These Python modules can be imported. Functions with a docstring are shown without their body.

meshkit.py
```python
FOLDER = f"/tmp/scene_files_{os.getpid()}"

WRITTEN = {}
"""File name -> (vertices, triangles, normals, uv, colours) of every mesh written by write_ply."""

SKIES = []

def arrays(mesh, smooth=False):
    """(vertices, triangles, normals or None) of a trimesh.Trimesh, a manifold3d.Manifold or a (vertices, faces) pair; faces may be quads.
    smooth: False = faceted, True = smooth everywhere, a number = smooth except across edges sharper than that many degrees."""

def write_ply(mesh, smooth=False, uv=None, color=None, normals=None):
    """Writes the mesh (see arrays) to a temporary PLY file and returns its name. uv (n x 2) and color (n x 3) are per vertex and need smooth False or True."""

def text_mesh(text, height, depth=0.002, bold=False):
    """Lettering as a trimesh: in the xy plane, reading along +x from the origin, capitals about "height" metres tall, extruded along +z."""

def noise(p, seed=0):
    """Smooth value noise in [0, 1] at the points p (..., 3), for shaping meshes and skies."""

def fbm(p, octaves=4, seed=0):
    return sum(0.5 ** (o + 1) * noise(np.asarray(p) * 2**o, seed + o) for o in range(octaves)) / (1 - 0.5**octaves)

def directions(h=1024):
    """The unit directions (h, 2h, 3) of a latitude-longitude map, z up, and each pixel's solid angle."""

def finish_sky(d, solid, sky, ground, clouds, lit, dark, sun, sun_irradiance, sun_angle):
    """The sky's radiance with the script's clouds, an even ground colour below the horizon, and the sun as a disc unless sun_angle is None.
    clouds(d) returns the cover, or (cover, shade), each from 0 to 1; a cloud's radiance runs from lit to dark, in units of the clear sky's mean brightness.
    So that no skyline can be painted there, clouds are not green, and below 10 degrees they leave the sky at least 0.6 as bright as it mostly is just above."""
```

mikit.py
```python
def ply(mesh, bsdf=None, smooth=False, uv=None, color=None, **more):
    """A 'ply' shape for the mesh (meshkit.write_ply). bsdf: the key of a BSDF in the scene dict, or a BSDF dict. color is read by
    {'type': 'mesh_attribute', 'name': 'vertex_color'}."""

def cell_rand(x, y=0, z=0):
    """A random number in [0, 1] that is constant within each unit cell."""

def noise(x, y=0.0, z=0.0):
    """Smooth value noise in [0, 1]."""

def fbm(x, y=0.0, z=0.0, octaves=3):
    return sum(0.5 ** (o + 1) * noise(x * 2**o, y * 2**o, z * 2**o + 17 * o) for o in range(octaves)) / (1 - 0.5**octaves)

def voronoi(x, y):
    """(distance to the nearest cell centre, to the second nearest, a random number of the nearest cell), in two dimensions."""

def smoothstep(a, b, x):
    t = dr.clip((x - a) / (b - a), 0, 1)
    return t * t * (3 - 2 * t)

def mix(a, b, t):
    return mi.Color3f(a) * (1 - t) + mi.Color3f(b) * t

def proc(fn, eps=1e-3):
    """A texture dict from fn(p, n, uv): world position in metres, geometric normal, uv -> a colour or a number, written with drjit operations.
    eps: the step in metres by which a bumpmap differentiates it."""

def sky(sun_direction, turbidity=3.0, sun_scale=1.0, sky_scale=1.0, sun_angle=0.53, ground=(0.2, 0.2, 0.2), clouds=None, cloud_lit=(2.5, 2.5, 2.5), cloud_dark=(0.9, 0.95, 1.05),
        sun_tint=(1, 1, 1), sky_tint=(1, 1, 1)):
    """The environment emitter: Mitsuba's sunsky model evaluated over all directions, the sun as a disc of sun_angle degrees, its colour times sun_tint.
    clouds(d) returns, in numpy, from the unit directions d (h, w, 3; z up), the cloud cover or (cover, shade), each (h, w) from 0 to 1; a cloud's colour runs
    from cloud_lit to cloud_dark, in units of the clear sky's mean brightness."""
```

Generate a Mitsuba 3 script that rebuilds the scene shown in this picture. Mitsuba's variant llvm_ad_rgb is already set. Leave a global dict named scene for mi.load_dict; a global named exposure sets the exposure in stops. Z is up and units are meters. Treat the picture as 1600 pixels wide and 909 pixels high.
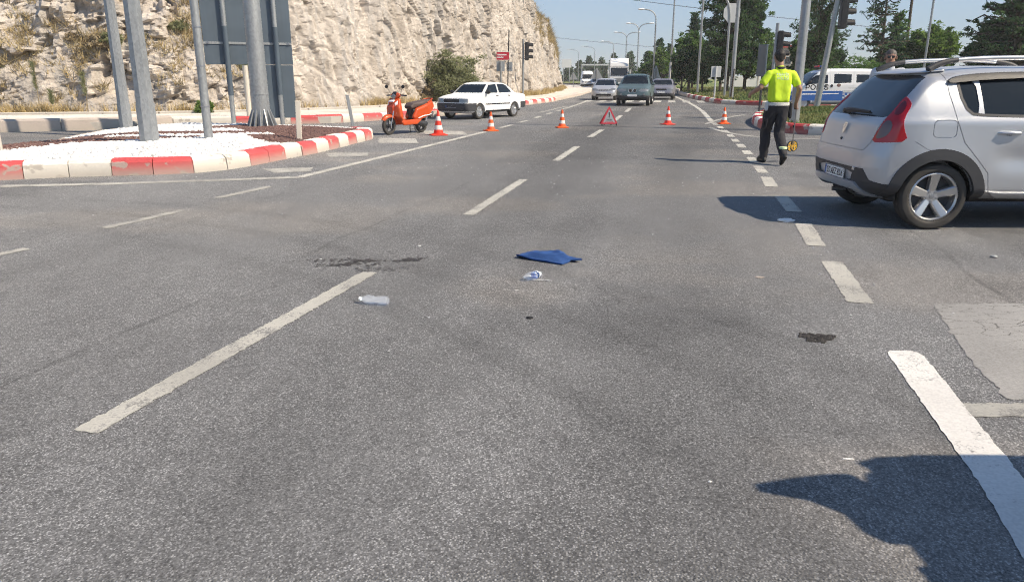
import math, random
import numpy as np, trimesh, shapely
from shapely.geometry import Polygon, LineString, Point
import manifold3d as m3
import drjit as dr
import mitsuba as mi
import mikit, meshkit
from mikit import proc, noise, fbm, voronoi, cell_rand, smoothstep, mix

# ------------------------------------------------------------------ camera, sky, exposure
T = mi.ScalarTransform4f
PITCH = 0.2803
CAM = (0.0, 0.0, 1.45)
scene = {'type': 'scene'}
labels = {}
scene['camera'] = {'type': 'perspective', 'fov': 69.4, 'fov_axis': 'x', 'near_clip': 0.1, 'far_clip': 3000.0,
    'to_world': T().look_at(origin=list(CAM), target=[0, math.cos(PITCH), 1.45 - math.sin(PITCH)], up=[0, 0, 1])}
def veil(d):
    """thin summer haze, thicker towards the horizon, with faint uneven streaks"""
    h = np.clip(d[..., 2], 0, 1)
    return 0.80 * np.exp(-h / 0.14) + 0.06 * (meshkit.fbm(d * [3, 3, 9], 3, 2) - 0.5) * np.exp(-h / 0.3)
scene['sky_light'] = mikit.sky([1.0, -0.42, 1.03], turbidity=3.0, ground=(0.2, 0.19, 0.17), clouds=veil, cloud_lit=(1.30, 1.49, 1.66), sun_tint=(0.95, 1.0, 1.08), sky_tint=(0.98, 1.0, 1.02))
exposure = 2.0

# ------------------------------------------------------------------ helpers
RNG = np.random.default_rng(7)
PARTS = {}          # thing -> [(suffix, shape dict)]

def mat(key, **d):
    scene[key] = d
    return key

def rgb(*c):
    return {'type': 'rgb', 'value': list(c) if len(c) == 3 else [c[0]] * 3}

def pb(key, base, rough=0.6, two=True, **k):
    b = {'type': 'principled', 'base_color': base if isinstance(base, dict) else rgb(*base), 'roughness': rough, **k}
    scene[key] = {'type': 'twosided', 'bsdf': b} if two else b
    return key

def pbump(key, base, fn, scale, rough=0.8, eps=1e-3, **k):
    b = {'type': 'principled', 'base_color': base if isinstance(base, dict) else rgb(*base), 'roughness': rough, **k}
    scene[key] = {'type': 'twosided', 'bsdf': {'type': 'bumpmap', 'arbitrary': proc(fn, eps), 'scale': scale, 'bsdf': b}}
    return key

_used = set()
def numbered(name):
    while name[-4:-3] == '_' and name[-3:].isdigit(): name = name[:-4]
    if name not in _used:
        _used.add(name)
        return name
    k = 1
    while f'{name}_{k:03d}' in _used:
        k += 1
    _used.add(f'{name}_{k:03d}')
    return f'{name}_{k:03d}'

place = {}
def tag(key, label=None, cat=None, group=None, kind=None):
    d = labels.setdefault(key, {})
    if label: d['label'] = label
    if cat: d['category'] = cat
    if group: d['group'] = group
    if kind: d['kind'] = kind
    return key

def thing(name, label=None, cat=None, loc=(0, 0, 0), rz=0.0, group=None, kind=None, scale=1.0, tf=None):
    key = numbered(name)
    place[key] = tf if tf is not None else T().translate(list(loc)).rotate([0, 0, 1], math.degrees(rz)).scale(scale)
    PARTS[key] = []
    tag(key, label, cat, group, kind)
    return key

def obj(name, mesh, m, parent=None, smooth=False, label=None, cat=None, group=None, kind=None, **k):
    """one entry of the scene: a part of parent, or a thing of its own"""
    key = numbered((parent + '__' if parent else '') + name)
    root = key.split('__')[0]
    shape = mikit.ply(mesh, m, smooth=smooth, **k)
    if root in place:
        shape['to_world'] = place[root]
        PARTS[root].append((key[len(root):], shape))
    scene[key] = shape
    if label or cat or kind or group: tag(key, label, cat, group, kind)
    return key

def dup(root, label, loc, rz=0.0, scale=1.0, group=None, tf=None, skip=(), remat=None):
    base = root
    while base[-4:-3] == '_' and base[-3:].isdigit(): base = base[:-4]
    r = thing(base, label, labels[root]['category'], loc, rz, group or labels[root].get('group'), scale=scale, tf=tf)
    for suf, shape in PARTS[root]:
        if any(s in suf for s in skip): continue
        s2 = dict(shape); s2['to_world'] = place[r]
        if remat and s2['bsdf'].get('id') in remat: s2['bsdf'] = {'type': 'ref', 'id': remat[s2['bsdf']['id']]}
        scene[r + suf] = s2
        if root + suf in labels: labels[r + suf] = dict(labels[root + suf])
        _used.add(r + suf)
        PARTS[r].append((suf, s2))
    return r

cat_ = trimesh.util.concatenate
def box(sx, sy, sz, c=(0, 0, 0), rz=0.0, bev=0.0):
    """box with its centre at c; bev rounds all edges by a chamfer"""
    if bev > 0:
        pts = []
        for a in (-1, 1):
            for b in (-1, 1):
                for d in (-1, 1):
                    h = np.array([sx, sy, sz]) / 2
                    for ax in range(3):
                        q = h - bev; q[ax] = h[ax]
                        pts.append(q * (a, b, d))
        m = trimesh.convex.convex_hull(np.array(pts))
    else:
        m = trimesh.creation.box((sx, sy, sz))
    if rz: m.apply_transform(trimesh.transformations.rotation_matrix(rz, [0, 0, 1]))
    m.apply_translation(c)
    return m

def cyl(p0, p1, r0, r1=None, n=12, cap=True):
    p0, p1 = np.array(p0, float), np.array(p1, float)
    r1 = r0 if r1 is None else r1
    return tube([p0, p1], [r0, r1], n, cap)

def tube(pts, rad, n=8, cap=True):
    p = np.array(pts, float)
    rad = np.broadcast_to(np.asarray(rad, float), (len(p),))
    t = np.gradient(p, axis=0); t /= np.linalg.norm(t, axis=1, keepdims=True) + 1e-12
    ref = np.array([0, 0, 1.0]) if abs(t[0, 2]) < 0.9 else np.array([1.0, 0, 0])
    V = []
    a = np.cross(t[0], ref); a /= np.linalg.norm(a)
    ang = np.arange(n) * 2 * np.pi / n
    for i in range(len(p)):
        a = a - t[i] * (a @ t[i]); a /= np.linalg.norm(a) + 1e-12
        b = np.cross(t[i], a)
        V.append(p[i] + rad[i] * (np.cos(ang)[:, None] * a + np.sin(ang)[:, None] * b))
    V = np.vstack(V); F = []
    for i in range(len(p) - 1):
        for j in range(n):
            q = [i * n + j, i * n + (j + 1) % n, (i + 1) * n + (j + 1) % n, (i + 1) * n + j]
            F += [[q[0], q[1], q[2]], [q[0], q[2], q[3]]]
    if cap:
        for s, base in ((0, 0), (1, (len(p) - 1) * n)):
            c = len(V); V = np.vstack([V, p[0] if s == 0 else p[-1]])
            for j in range(n):
                f = [base + j, base + (j + 1) % n, c]
                F.append(f[::-1] if s == 0 else f)
    return trimesh.Trimesh(V, F, process=False)

def lathe(prof, n=32, axis='z'):
    """revolve (r, h) points"""
    m = trimesh.creation.revolve(np.array(prof, float), sections=n)
    if axis == 'y':
        m.apply_transform(trimesh.transformations.rotation_matrix(-np.pi / 2, [1, 0, 0]))
    return m

def prism(poly, h, z=0.0):
    """polygon in xy extruded up from z"""
    if not isinstance(poly, Polygon): poly = Polygon(poly)
    m = trimesh.creation.extrude_polygon(poly, h, engine='earcut')
    m.apply_translation((0, 0, z))
    return m

def sheet(poly, z):
    if not isinstance(poly, Polygon): poly = Polygon(poly)
    v, f = trimesh.creation.triangulate_polygon(poly, engine='earcut')
    v = np.column_stack([v, np.full(len(v), z)])
    n = np.cross(v[f[:, 1]] - v[f[:, 0]], v[f[:, 2]] - v[f[:, 0]])[:, 2]
    f = np.where((n < 0)[:, None], f[:, ::-1], f)
    return trimesh.Trimesh(v, f, process=False)

def to_xz(m, y=0.0):
    """mesh built in xy extruded along z -> profile in xz, extruded along +y from y"""
    m = m.copy()
    v = m.vertices.copy()
    m.vertices = np.column_stack([v[:, 0], v[:, 2] + y, v[:, 1]])
    m.invert()
    return m

def to_yz(m, x=0.0):
    """mesh built in xy extruded along z -> profile in yz, extruded along +x"""
    m = m.copy()
    v = m.vertices.copy()
    m.vertices = np.column_stack([v[:, 2] + x, v[:, 0], v[:, 1]])
    return m

def man(m):
    m = trimesh.Trimesh(m.vertices, m.faces, process=True); m.merge_vertices()
    return m3.Manifold(m3.Mesh(np.ascontiguousarray(m.vertices, np.float32), np.ascontiguousarray(m.faces, np.uint32)))

def unman(M):
    q = M.to_mesh()
    return trimesh.Trimesh(np.array(q.vert_properties[:, :3]), np.array(q.tri_verts), process=False)

def xform(m, rx=0, ry=0, rz=0, t=(0, 0, 0), s=1.0):
    m = m.copy()
    R = trimesh.transformations.euler_matrix(rx, ry, rz)
    m.apply_scale(s) if np.isscalar(s) else m.apply_transform(np.diag(list(s) + [1]))
    m.apply_transform(R); m.apply_translation(t)
    return m

def chaikin(p, n=2, closed=False):
    p = np.array(p, float)
    for _ in range(n):
        q = np.roll(p, -1, 0) if closed else p[1:]
        a = p if closed else p[:-1]
        r = np.empty((2 * len(a), p.shape[1])); r[0::2] = .75 * a + .25 * q; r[1::2] = .25 * a + .75 * q
        p = r if closed else np.vstack([p[:1], r, p[-1:]])
    return p

def resample(p, step):
    p = np.array(p, float)
    d = np.r_[0, np.cumsum(np.linalg.norm(np.diff(p, axis=0), axis=1))]
    s = np.linspace(0, d[-1], max(2, int(round(d[-1] / step)) + 1))
    return np.column_stack([np.interp(s, d, p[:, k]) for k in range(p.shape[1])])

def tri_soup(V):
    """(n, 3, 3) triangles"""
    V = np.asarray(V, float)
    return trimesh.Trimesh(V.reshape(-1, 3), np.arange(len(V) * 3).reshape(-1, 3), process=False)

# ------------------------------------------------------------------ materials
def f_asphalt(p, n, uv):
    x, y = p.x, p.y
    big = fbm(x * 0.30 + 3.1, y * 0.16, octaves=3)
    mid = fbm(x * 1.9, y * 1.1 + 9, octaves=3)
    agg = noise(x * 120, y * 120)
    fine = noise(x * 260 + 5, y * 260)
    d1, d2, r = voronoi(x * 125, y * 125)
    e1, e2, q = voronoi(x * 62 + 7, y * 62)
    chip = smoothstep(0.62, 0.2, d1) * smoothstep(0.35, 1.0, r)
    big_chip = smoothstep(0.36, 0.18, e1) * smoothstep(0.72, 1.0, q)
    dens = smoothstep(0.25, 0.75, fbm(x * 1.3 + 30, y * 0.8, octaves=3))
    chip = chip * (0.70 + 0.50 * dens)
    v = 0.064 + 0.10 * agg + 0.08 * fine + 0.26 * chip * (0.35 + 0.9 * agg) + 0.06 * big_chip
    grit = fbm(x * 14, y * 9, octaves=3)
    v = v * (0.86 + 0.28 * big) * (0.91 + 0.18 * mid) * (0.86 + 0.28 * grit)
    s = x - 0.255 * y                                     # across the lane
    track = smoothstep(0.45, 0.62, fbm(s * 0.62 + 40, y * 0.04, octaves=3))
    v = v * (1 - 0.20 * track)
    far = smoothstep(5.0, 22.0, y) * smoothstep(-6, 0, s + 2)     # darker with distance on the main carriageway
    v = v * 0.95 * (1 - 0.24 * far)
    ck = dr.abs(fbm(x * 0.9 + 11, y * 0.9, octaves=4) - 0.5)
    v = v * (1 - 0.25 * smoothstep(0.005, 0.001, ck) * smoothstep(0.52, 0.66, fbm(x * 0.35 + 5, y * 0.35 + 2, octaves=2)))
    arc = dr.abs(dr.sqrt(dr.square(x + 9.0) + dr.square(y + 3.0)) - 12.2 + 0.3 * noise(x * 0.4, y * 0.4)); arc2 = dr.abs(arc - 0.75)
    v = v * (1 - 0.16 * smoothstep(0.13, 0.05, dr.minimum(arc, arc2)) * (0.4 + 0.6 * noise(x * 2.5, y * 2.5)))
    seam = smoothstep(0.035, 0.012, dr.abs(s + 3.35 + 0.10 * (noise(y * 1.3, x) - 0.5))) + smoothstep(0.03, 0.01, dr.abs(s - 2.15 + 0.12 * (noise(y * 1.1, x + 9) - 0.5)))
    v = v * (1 - 0.35 * seam * noise(x * 3, y * 3))
    dust = smoothstep(0.50, 0.74, fbm(x * 0.5 - 20, y * 0.8 + 4, octaves=4))
    oil = smoothstep(0.66, 0.80, fbm(x * 1.1 + 60, y * 0.7, octaves=4))
    v = v * (1 - 0.16 * oil)
    c = mix((0.985, 0.985, 0.99), (1.03, 0.99, 0.945), dust)
    return c * (v * (1 + 0.16 * dust))
def f_asphalt_h(p, n, uv):
    d1, d2, r = voronoi(p.x * 105, p.y * 105)
    return smoothstep(0.65, 0.15, d1) * (0.3 + r) + 0.6 * noise(p.x * 150, p.y * 150)
pbump('asphalt', proc(f_asphalt), f_asphalt_h, 0.0016, rough=0.8, specular=0.3, eps=1.5e-3)

def paint_fn(col, wear, seed):
    def fn(p, n, uv):
        x, y = p.x + seed, p.y
        w = fbm(x * 7, y * 7, octaves=4) * 0.5 + 0.2 * noise(x * 70, y * 70) + 0.3 * noise(x * 150, y * 150)
        cover = smoothstep(wear - 0.16, wear + 0.14, w)
        dirt = fbm(x * 1.4, y * 1.4 + 7, octaves=3)
        return mix((0.21, 0.205, 0.195), mi.Color3f(col) * (0.70 + 0.4 * dirt + 0.16 * noise(x * 120, y * 120)), cover)
    return fn
pb('paint_white', proc(paint_fn((0.70, 0.68, 0.64), 0.27, 3)), 0.7)
pb('paint_worn', proc(paint_fn((0.43, 0.415, 0.37), 0.40, 11)), 0.75)
pb('paint_faint', proc(paint_fn((0.37, 0.36, 0.325), 0.46, 23)), 0.8)

def f_conc(p, n, uv):
    b = fbm(p.x * 0.8, p.y * 0.8, p.z * 2, octaves=4)
    s = noise(p.x * 60, p.y * 60, p.z * 60)
    return mi.Color3f(0.50, 0.465, 0.415) * (0.62 + 0.55 * b + 0.12 * s)
pb('concrete', proc(f_conc), 0.85)
def f_oldconc(p, n, uv):
    b = fbm(p.x * 1.5, p.y * 1.5, octaves=3)
    q = fbm(p.x * 5, p.y * 5, octaves=2)
    d1, d2, r = voronoi(p.x * 4.2 + 0.9 * q, p.y * 11 + 0.9 * q)
    crack = smoothstep(0.055, 0.0, d2 - d1) * smoothstep(0.36, 0.52, fbm(p.x * 2 + 5, p.y * 2, octaves=2))
    s = noise(p.x * 110, p.y * 110)
    c = mi.Color3f(0.30, 0.292, 0.278) * (0.6 + 0.5 * b + 0.3 * s)
    return mix(c, (0.07, 0.065, 0.06), crack)
pb('old_concrete', proc(f_oldconc), 0.85)

def kerb_fn(col, dust):
    def fn(p, n, uv):
        b = fbm(p.x * 2.2, p.y * 2.2, p.z * 4, octaves=3)
        s = noise(p.x * 45, p.y * 45, p.z * 45)
        low = smoothstep(0.16 + 0.12 * b, 0.0, p.z) * dust
        chip = smoothstep(0.64, 0.72, fbm(p.x * 6 + 3, p.y * 6, p.z * 6, octaves=4))
        c = mi.Color3f(col) * (0.8 + 0.3 * b + 0.1 * s)
        c = mix(c, (0.42, 0.38, 0.33), chip * 0.8)
        return mix(c, (0.40, 0.355, 0.30), low)
    return fn
pb('kerb_red', proc(kerb_fn((0.56, 0.085, 0.085), 0.75)), 0.6)
pb('kerb_red_deep', proc(kerb_fn((0.40, 0.035, 0.04), 0.35)), 0.6)
pb('kerb_white', proc(kerb_fn((0.74, 0.70, 0.62), 0.7)), 0.65)
pb('kerb_bare', proc(kerb_fn((0.46, 0.40, 0.35), 0.6)), 0.8)

def f_earth(p, n, uv):
    b = fbm(p.x * 0.15, p.y * 0.15, octaves=4)
    s = fbm(p.x * 3, p.y * 3, octaves=3)
    return mix((0.20, 0.17, 0.115), (0.34, 0.29, 0.20), b) * (0.75 + 0.5 * s)
pb('earth', proc(f_earth), 0.9)
def f_lawn(p, n, uv):
    b = fbm(p.x * 0.5, p.y * 0.5, octaves=3)
    s = fbm(p.x * 7, p.y * 7, octaves=2)
    return mix((0.075, 0.115, 0.03), (0.19, 0.19, 0.075), smoothstep(0.35, 0.7, b)) * (0.6 + 0.8 * s)
pb('lawn', proc(f_lawn), 0.9)
def f_galv(p, n, uv):
    d1, d2, r = voronoi((p.x + p.y) * 30, p.z * 22)
    b = fbm(p.x * 3, p.y * 3, p.z * 1.2, octaves=3)
    return mi.Color3f(0.36, 0.375, 0.38) * (0.72 + 0.22 * r + 0.35 * b)
pb('galvanised', proc(f_galv), 0.48, metallic=0.55)
pb('post_cream', (0.62, 0.58, 0.50), 0.6)
pb('dark_metal', (0.035, 0.036, 0.04), 0.5)
def f_signback(p, n, uv):
    b = fbm(p.x * 1.3, p.y * 1.3, p.z * 1.6, octaves=4)
    st = fbm(p.x * 9, p.y * 9, p.z * 0.5, octaves=3)
    return mi.Color3f(0.105, 0.135, 0.165) * (0.7 + 0.4 * b + 0.25 * st)
pb('sign_back', proc(f_signback), 0.45, metallic=0.3)
pb('sign_grey', (0.33, 0.35, 0.36), 0.5, metallic=0.3)
pb('sign_pale', (0.55, 0.56, 0.56), 0.55)
pb('black_plastic', (0.022, 0.022, 0.024), 0.5)
pb('trim_plastic', (0.045, 0.046, 0.05), 0.55)
pb('rubber', (0.022, 0.021, 0.021), 0.75)
def f_tyre(p, n, uv):
    b = fbm(p.x * 9, p.y * 9, p.z * 9, octaves=3)
    return mi.Color3f(0.05, 0.047, 0.043) * (0.55 + 0.9 * b)
pb('tyre', proc(f_tyre), 0.8)
pb('alloy', (0.62, 0.62, 0.62), 0.32, metallic=0.85)
pb('chrome', (0.75, 0.75, 0.76), 0.12, metallic=1.0)
pb('steel', (0.45, 0.45, 0.46), 0.35, metallic=0.9)
pb('glass_dark', (0.012, 0.015, 0.018), 0.04, specular=0.6)
pb('glass_tint', (0.012, 0.016, 0.02), 0.05, specular=0.5)
def f_glass_dust(p, n, uv):
    b = fbm(p.x * 2.2, p.y * 2.2, p.z * 2.2, octaves=3)
    return mix((0.018, 0.021, 0.026), (0.062, 0.066, 0.07), b)
pb('glass_dusty', proc(f_glass_dust), 0.16, specular=0.6)
def f_silver(p, n, uv):
    b = fbm(p.x * 4, p.y * 4, p.z * 4, octaves=3)
    low = smoothstep(0.75, 0.25, p.z)
    return mix(mi.Color3f(0.51, 0.525, 0.55) * (0.94 + 0.1 * b), (0.42, 0.39, 0.35), 0.4 * low * b)
pb('paint_silver', proc(f_silver), 0.33, metallic=0.45, clearcoat=0.8, clearcoat_gloss=0.9)
pb('paint_car_white', (0.80, 0.80, 0.79), 0.35, clearcoat=0.6, clearcoat_gloss=0.9)
pb('paint_teal', (0.115, 0.165, 0.17), 0.33, metallic=0.35, clearcoat=0.9, clearcoat_gloss=0.92)
pb('paint_grey', (0.30, 0.295, 0.33), 0.33, metallic=0.5, clearcoat=0.8)
pb('paint_blue', (0.03, 0.11, 0.36), 0.4, clearcoat=0.5)
pb('plate_white', (0.78, 0.78, 0.76), 0.5)
pb('plate_grey', (0.30, 0.30, 0.31), 0.55)
pb('print_black', (0.02, 0.02, 0.022), 0.6)
pb('print_white', (0.85, 0.85, 0.85), 0.5)
pb('lens_red', (0.42, 0.006, 0.012), 0.12, clearcoat=1.0, clearcoat_gloss=0.95)
pb('lens_red_dark', (0.12, 0.004, 0.01), 0.12, clearcoat=1.0)
pb('lens_clear', (0.15, 0.10, 0.10), 0.12, metallic=0.4, clearcoat=1.0)
pb('lens_head', (0.27, 0.29, 0.30), 0.10, metallic=0.5, clearcoat=1.0)
pb('cone_red', (0.80, 0.045, 0.02), 0.5)
pb('cone_orange', (0.85, 0.12, 0.02), 0.5)
pb('cone_white', (0.80, 0.76, 0.70), 0.5)
pb('sign_red', (0.50, 0.03, 0.05), 0.45)
pb('sign_white', (0.72, 0.72, 0.70), 0.5)
pb('bark', (0.085, 0.062, 0.045), 0.9)
# ------------------------------------------------------------------ ground, road, pavements
obj('ground', sheet([(-700, -100), (700, -100), (700, 900), (-700, 900)], -0.05), 'earth', kind='structure', label='dry earth ground reaching to the horizon')
road_left = [(-17.5, 19.6), (-14.6, 20.6), (-11.2, 22.2), (-10.6, 23.7), (-8.3, 24.35), (-5.95, 25.1), (-4.5, 27.0), (-2.9, 29.2), (0.7, 41.8), (2.4, 47.3), (5.7, 64.3), (9.3, 86), (11.0, 101), (11.5, 118), (9.5, 140), (3, 165), (-12, 200), (-60, 270)]
road_right = [(-42, 292), (6, 215), (19, 168), (23.5, 140), (23, 118), (21.2, 101), (18.8, 86), (14.0, 64.3), (12.3, 49.0), (11.9, 44.5), (12.9, 41.6), (16, 40.6), (70, 40.2), (70, -40), (-80, -40), (-80, 15), (-40, 19.0)]
obj('road', sheet(road_left + road_right, 0.0), 'asphalt', kind='structure', label='sun bleached grey asphalt road junction')
def quad(a, b, w0, w1=None):
    a, b = np.array(a, float), np.array(b, float); w1 = w0 if w1 is None else w1
    d = b - a; d /= np.linalg.norm(d); n = np.array([-d[1], d[0]])
    return [a - n * w0 / 2, b - n * w1 / 2, b + n * w1 / 2, a + n * w0 / 2]
def ragged(poly, amp=0.008, step=0.05, seed=0):
    amp = amp * .55; step = step * .6
    r = np.random.default_rng(seed)
    p = resample(np.vstack([poly, poly[:1]]), step)[:-1]
    return p + r.normal(0, amp, p.shape)
_mk = [0]
def mark(poly, m='paint_worn', amp=0.007, step=0.05, z=0.004):
    _mk[0] += 1
    obj('lane_mark', sheet(Polygon(ragged(np.array(poly, float), amp, step, _mk[0])).buffer(0), z), m, 'road')
def line(pts, w, m='paint_worn', amp=0.008):
    p = LineString(pts).buffer(w / 2, cap_style='flat', join_style='mitre')
    _mk[0] += 1
    obj('lane_line', sheet(Polygon(ragged(np.array(p.exterior.coords)[:-1], amp, 0.12, _mk[0])).buffer(0), 0.004), m, 'road')
# broken line between the two near lanes
for a, b, w in [((-1.82, 2.86), (-1.10, 5.56), .125), ((-0.48, 8.06), (0.17, 10.99), .125), ((0.80, 13.58), (1.44, 16.53), .14), ((1.97, 19.1), (2.62, 21.97), .15), ((3.6, 26.6), (4.4, 30.6), .16), ((5.05, 33.6), (5.9, 38.0), .17), ((9.6, 58), (11.2, 68), .2)]:
    mark(quad(a, b, w), amp=0.009)
# broken line of the left lane
for a, b in [((-4.60, 5.75), (-4.28, 6.38)), ((-4.10, 7.30), (-3.74, 8.36)), ((-3.70, 9.25), (-3.36, 10.27))]:
    mark(quad(a, b, .12), 'paint_faint')
# line round the island, then solid line, then dashes
line([(-8.6, 9.95), (-7.1, 10.3), (-5.64, 10.55), (-4.6, 10.85), (-3.24, 11.25)], .22, 'paint_faint', .02)
line([(-3.24, 11.21), (-2.45, 14.33), (-0.75, 21.1)], .16, 'paint_worn')
sd = [(-0.37, 22.75), (0.0, 24.3), (0.27, 25.6), (0.55, 26.9), (0.86, 28.4), (1.12, 29.8), (1.47, 31.6), (1.72, 32.9), (2.02, 34.4), (2.3, 35.8)]
for a, b in zip(sd[0::2], sd[1::2]): mark(quad(a, b, .15))
line([(2.5, 36.8), (3.6, 42.5), (4.7, 48.5)], .16, 'paint_worn')
line([(1.2, 33.0), (2.9, 40.5)], .14, 'paint_faint')
# hatching beside the island
for p in [[(-4.15, 12.35), (-3.75, 11.75), (-3.25, 12.0), (-3.35, 12.55)], [(-3.75, 15.0), (-3.45, 14.2), (-2.78, 14.4), (-2.9, 15.1)], [(-3.35, 18.9), (-3.1, 17.4), (-2.15, 17.3), (-2.4, 18.7)], [(-2.6, 21.6), (-2.3, 20.1), (-1.15, 19.9), (-1.4, 21.3)]]:
    mark(p, 'paint_faint', 0.012)
# right edge of the lane: near solid stretch, dashes, far solid stretch
mark([(1.37, 1.2), (1.55, 1.2), (1.92, 2.45), (2.235, 3.76), (2.215, 3.83), (2.09, 3.84), (2.055, 3.8), (1.74, 2.45)], 'paint_white', 0.004)
rd = [((2.335, 4.74), (2.625, 5.9), .165), ((2.73, 6.49), (3.01, 7.54), .165), ((3.18, 8.25), (3.43, 9.39), .17), ((3.60, 10.25), (3.865, 11.28), .17), ((3.99, 11.8), (4.2, 12.75), .16), ((4.33, 13.3), (4.53, 14.2), .16), ((4.66, 14.75), (4.85, 15.55), .17), ((4.98, 16.2), (5.18, 17.1), .17), ((5.28, 17.7), (5.49, 18.6), .17), ((5.6, 19.2), (5.8, 20.1), .17), ((5.92, 20.8), (6.12, 21.8), .17), ((6.24, 22.5), (6.44, 23.5), .17), ((6.56, 24.3), (6.75, 25.4), .17)]
for a, b, w in rd: mark(quad(a, b, w), 'paint_worn', 0.007)
line([(6.9, 26.2), (8.5, 33.8), (9.7, 40.2), (10.9, 47.3), (13.2, 62), (15.8, 78), (18.2, 95)], .19, 'paint_worn')
# zebra crossing far off
for k, x in enumerate(np.linspace(4.4, 12.2, 10)):
    mark([(x, 48.3 - 0.25 * (x - 4)), (x + .45, 48.2 - 0.25 * (x - 4)), (x + 1.2, 51.9 - .25 * (x - 4)), (x + .75, 52 - .25 * (x - 4))], 'paint_worn', 0.02, 0.3)
# faded stop line and lines of the slip lane on the right
mark([(2.03, 3.01), (3.6, 3.0), (3.6, 3.13), (2.07, 3.15)], 'paint_faint', 0.008)
line(chaikin([(6.3, 24.6), (7.1, 26.6), (8.6, 29.6), (9.6, 31.2)], 2), .14, 'paint_faint')
line(chaikin([(6.0, 22.8), (5.9, 20.9), (6.1, 19.3), (7.2, 18.5), (9.0, 18.2)], 2), .16, 'paint_faint')
line([(10.2, 43.9), (11.5, 41.3), (13.5, 39.6), (18, 39.3)], .14, 'paint_worn')
obj('concrete_patch', sheet(Polygon(ragged(np.array([(2.80, 4.72), (4.6, 4.75), (4.6, 3.18), (2.33, 3.2), (2.42, 3.6)]), 0.014, 0.06, 5)), 0.003), 'old_concrete', 'road', label='pale cracked concrete patch')

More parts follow.
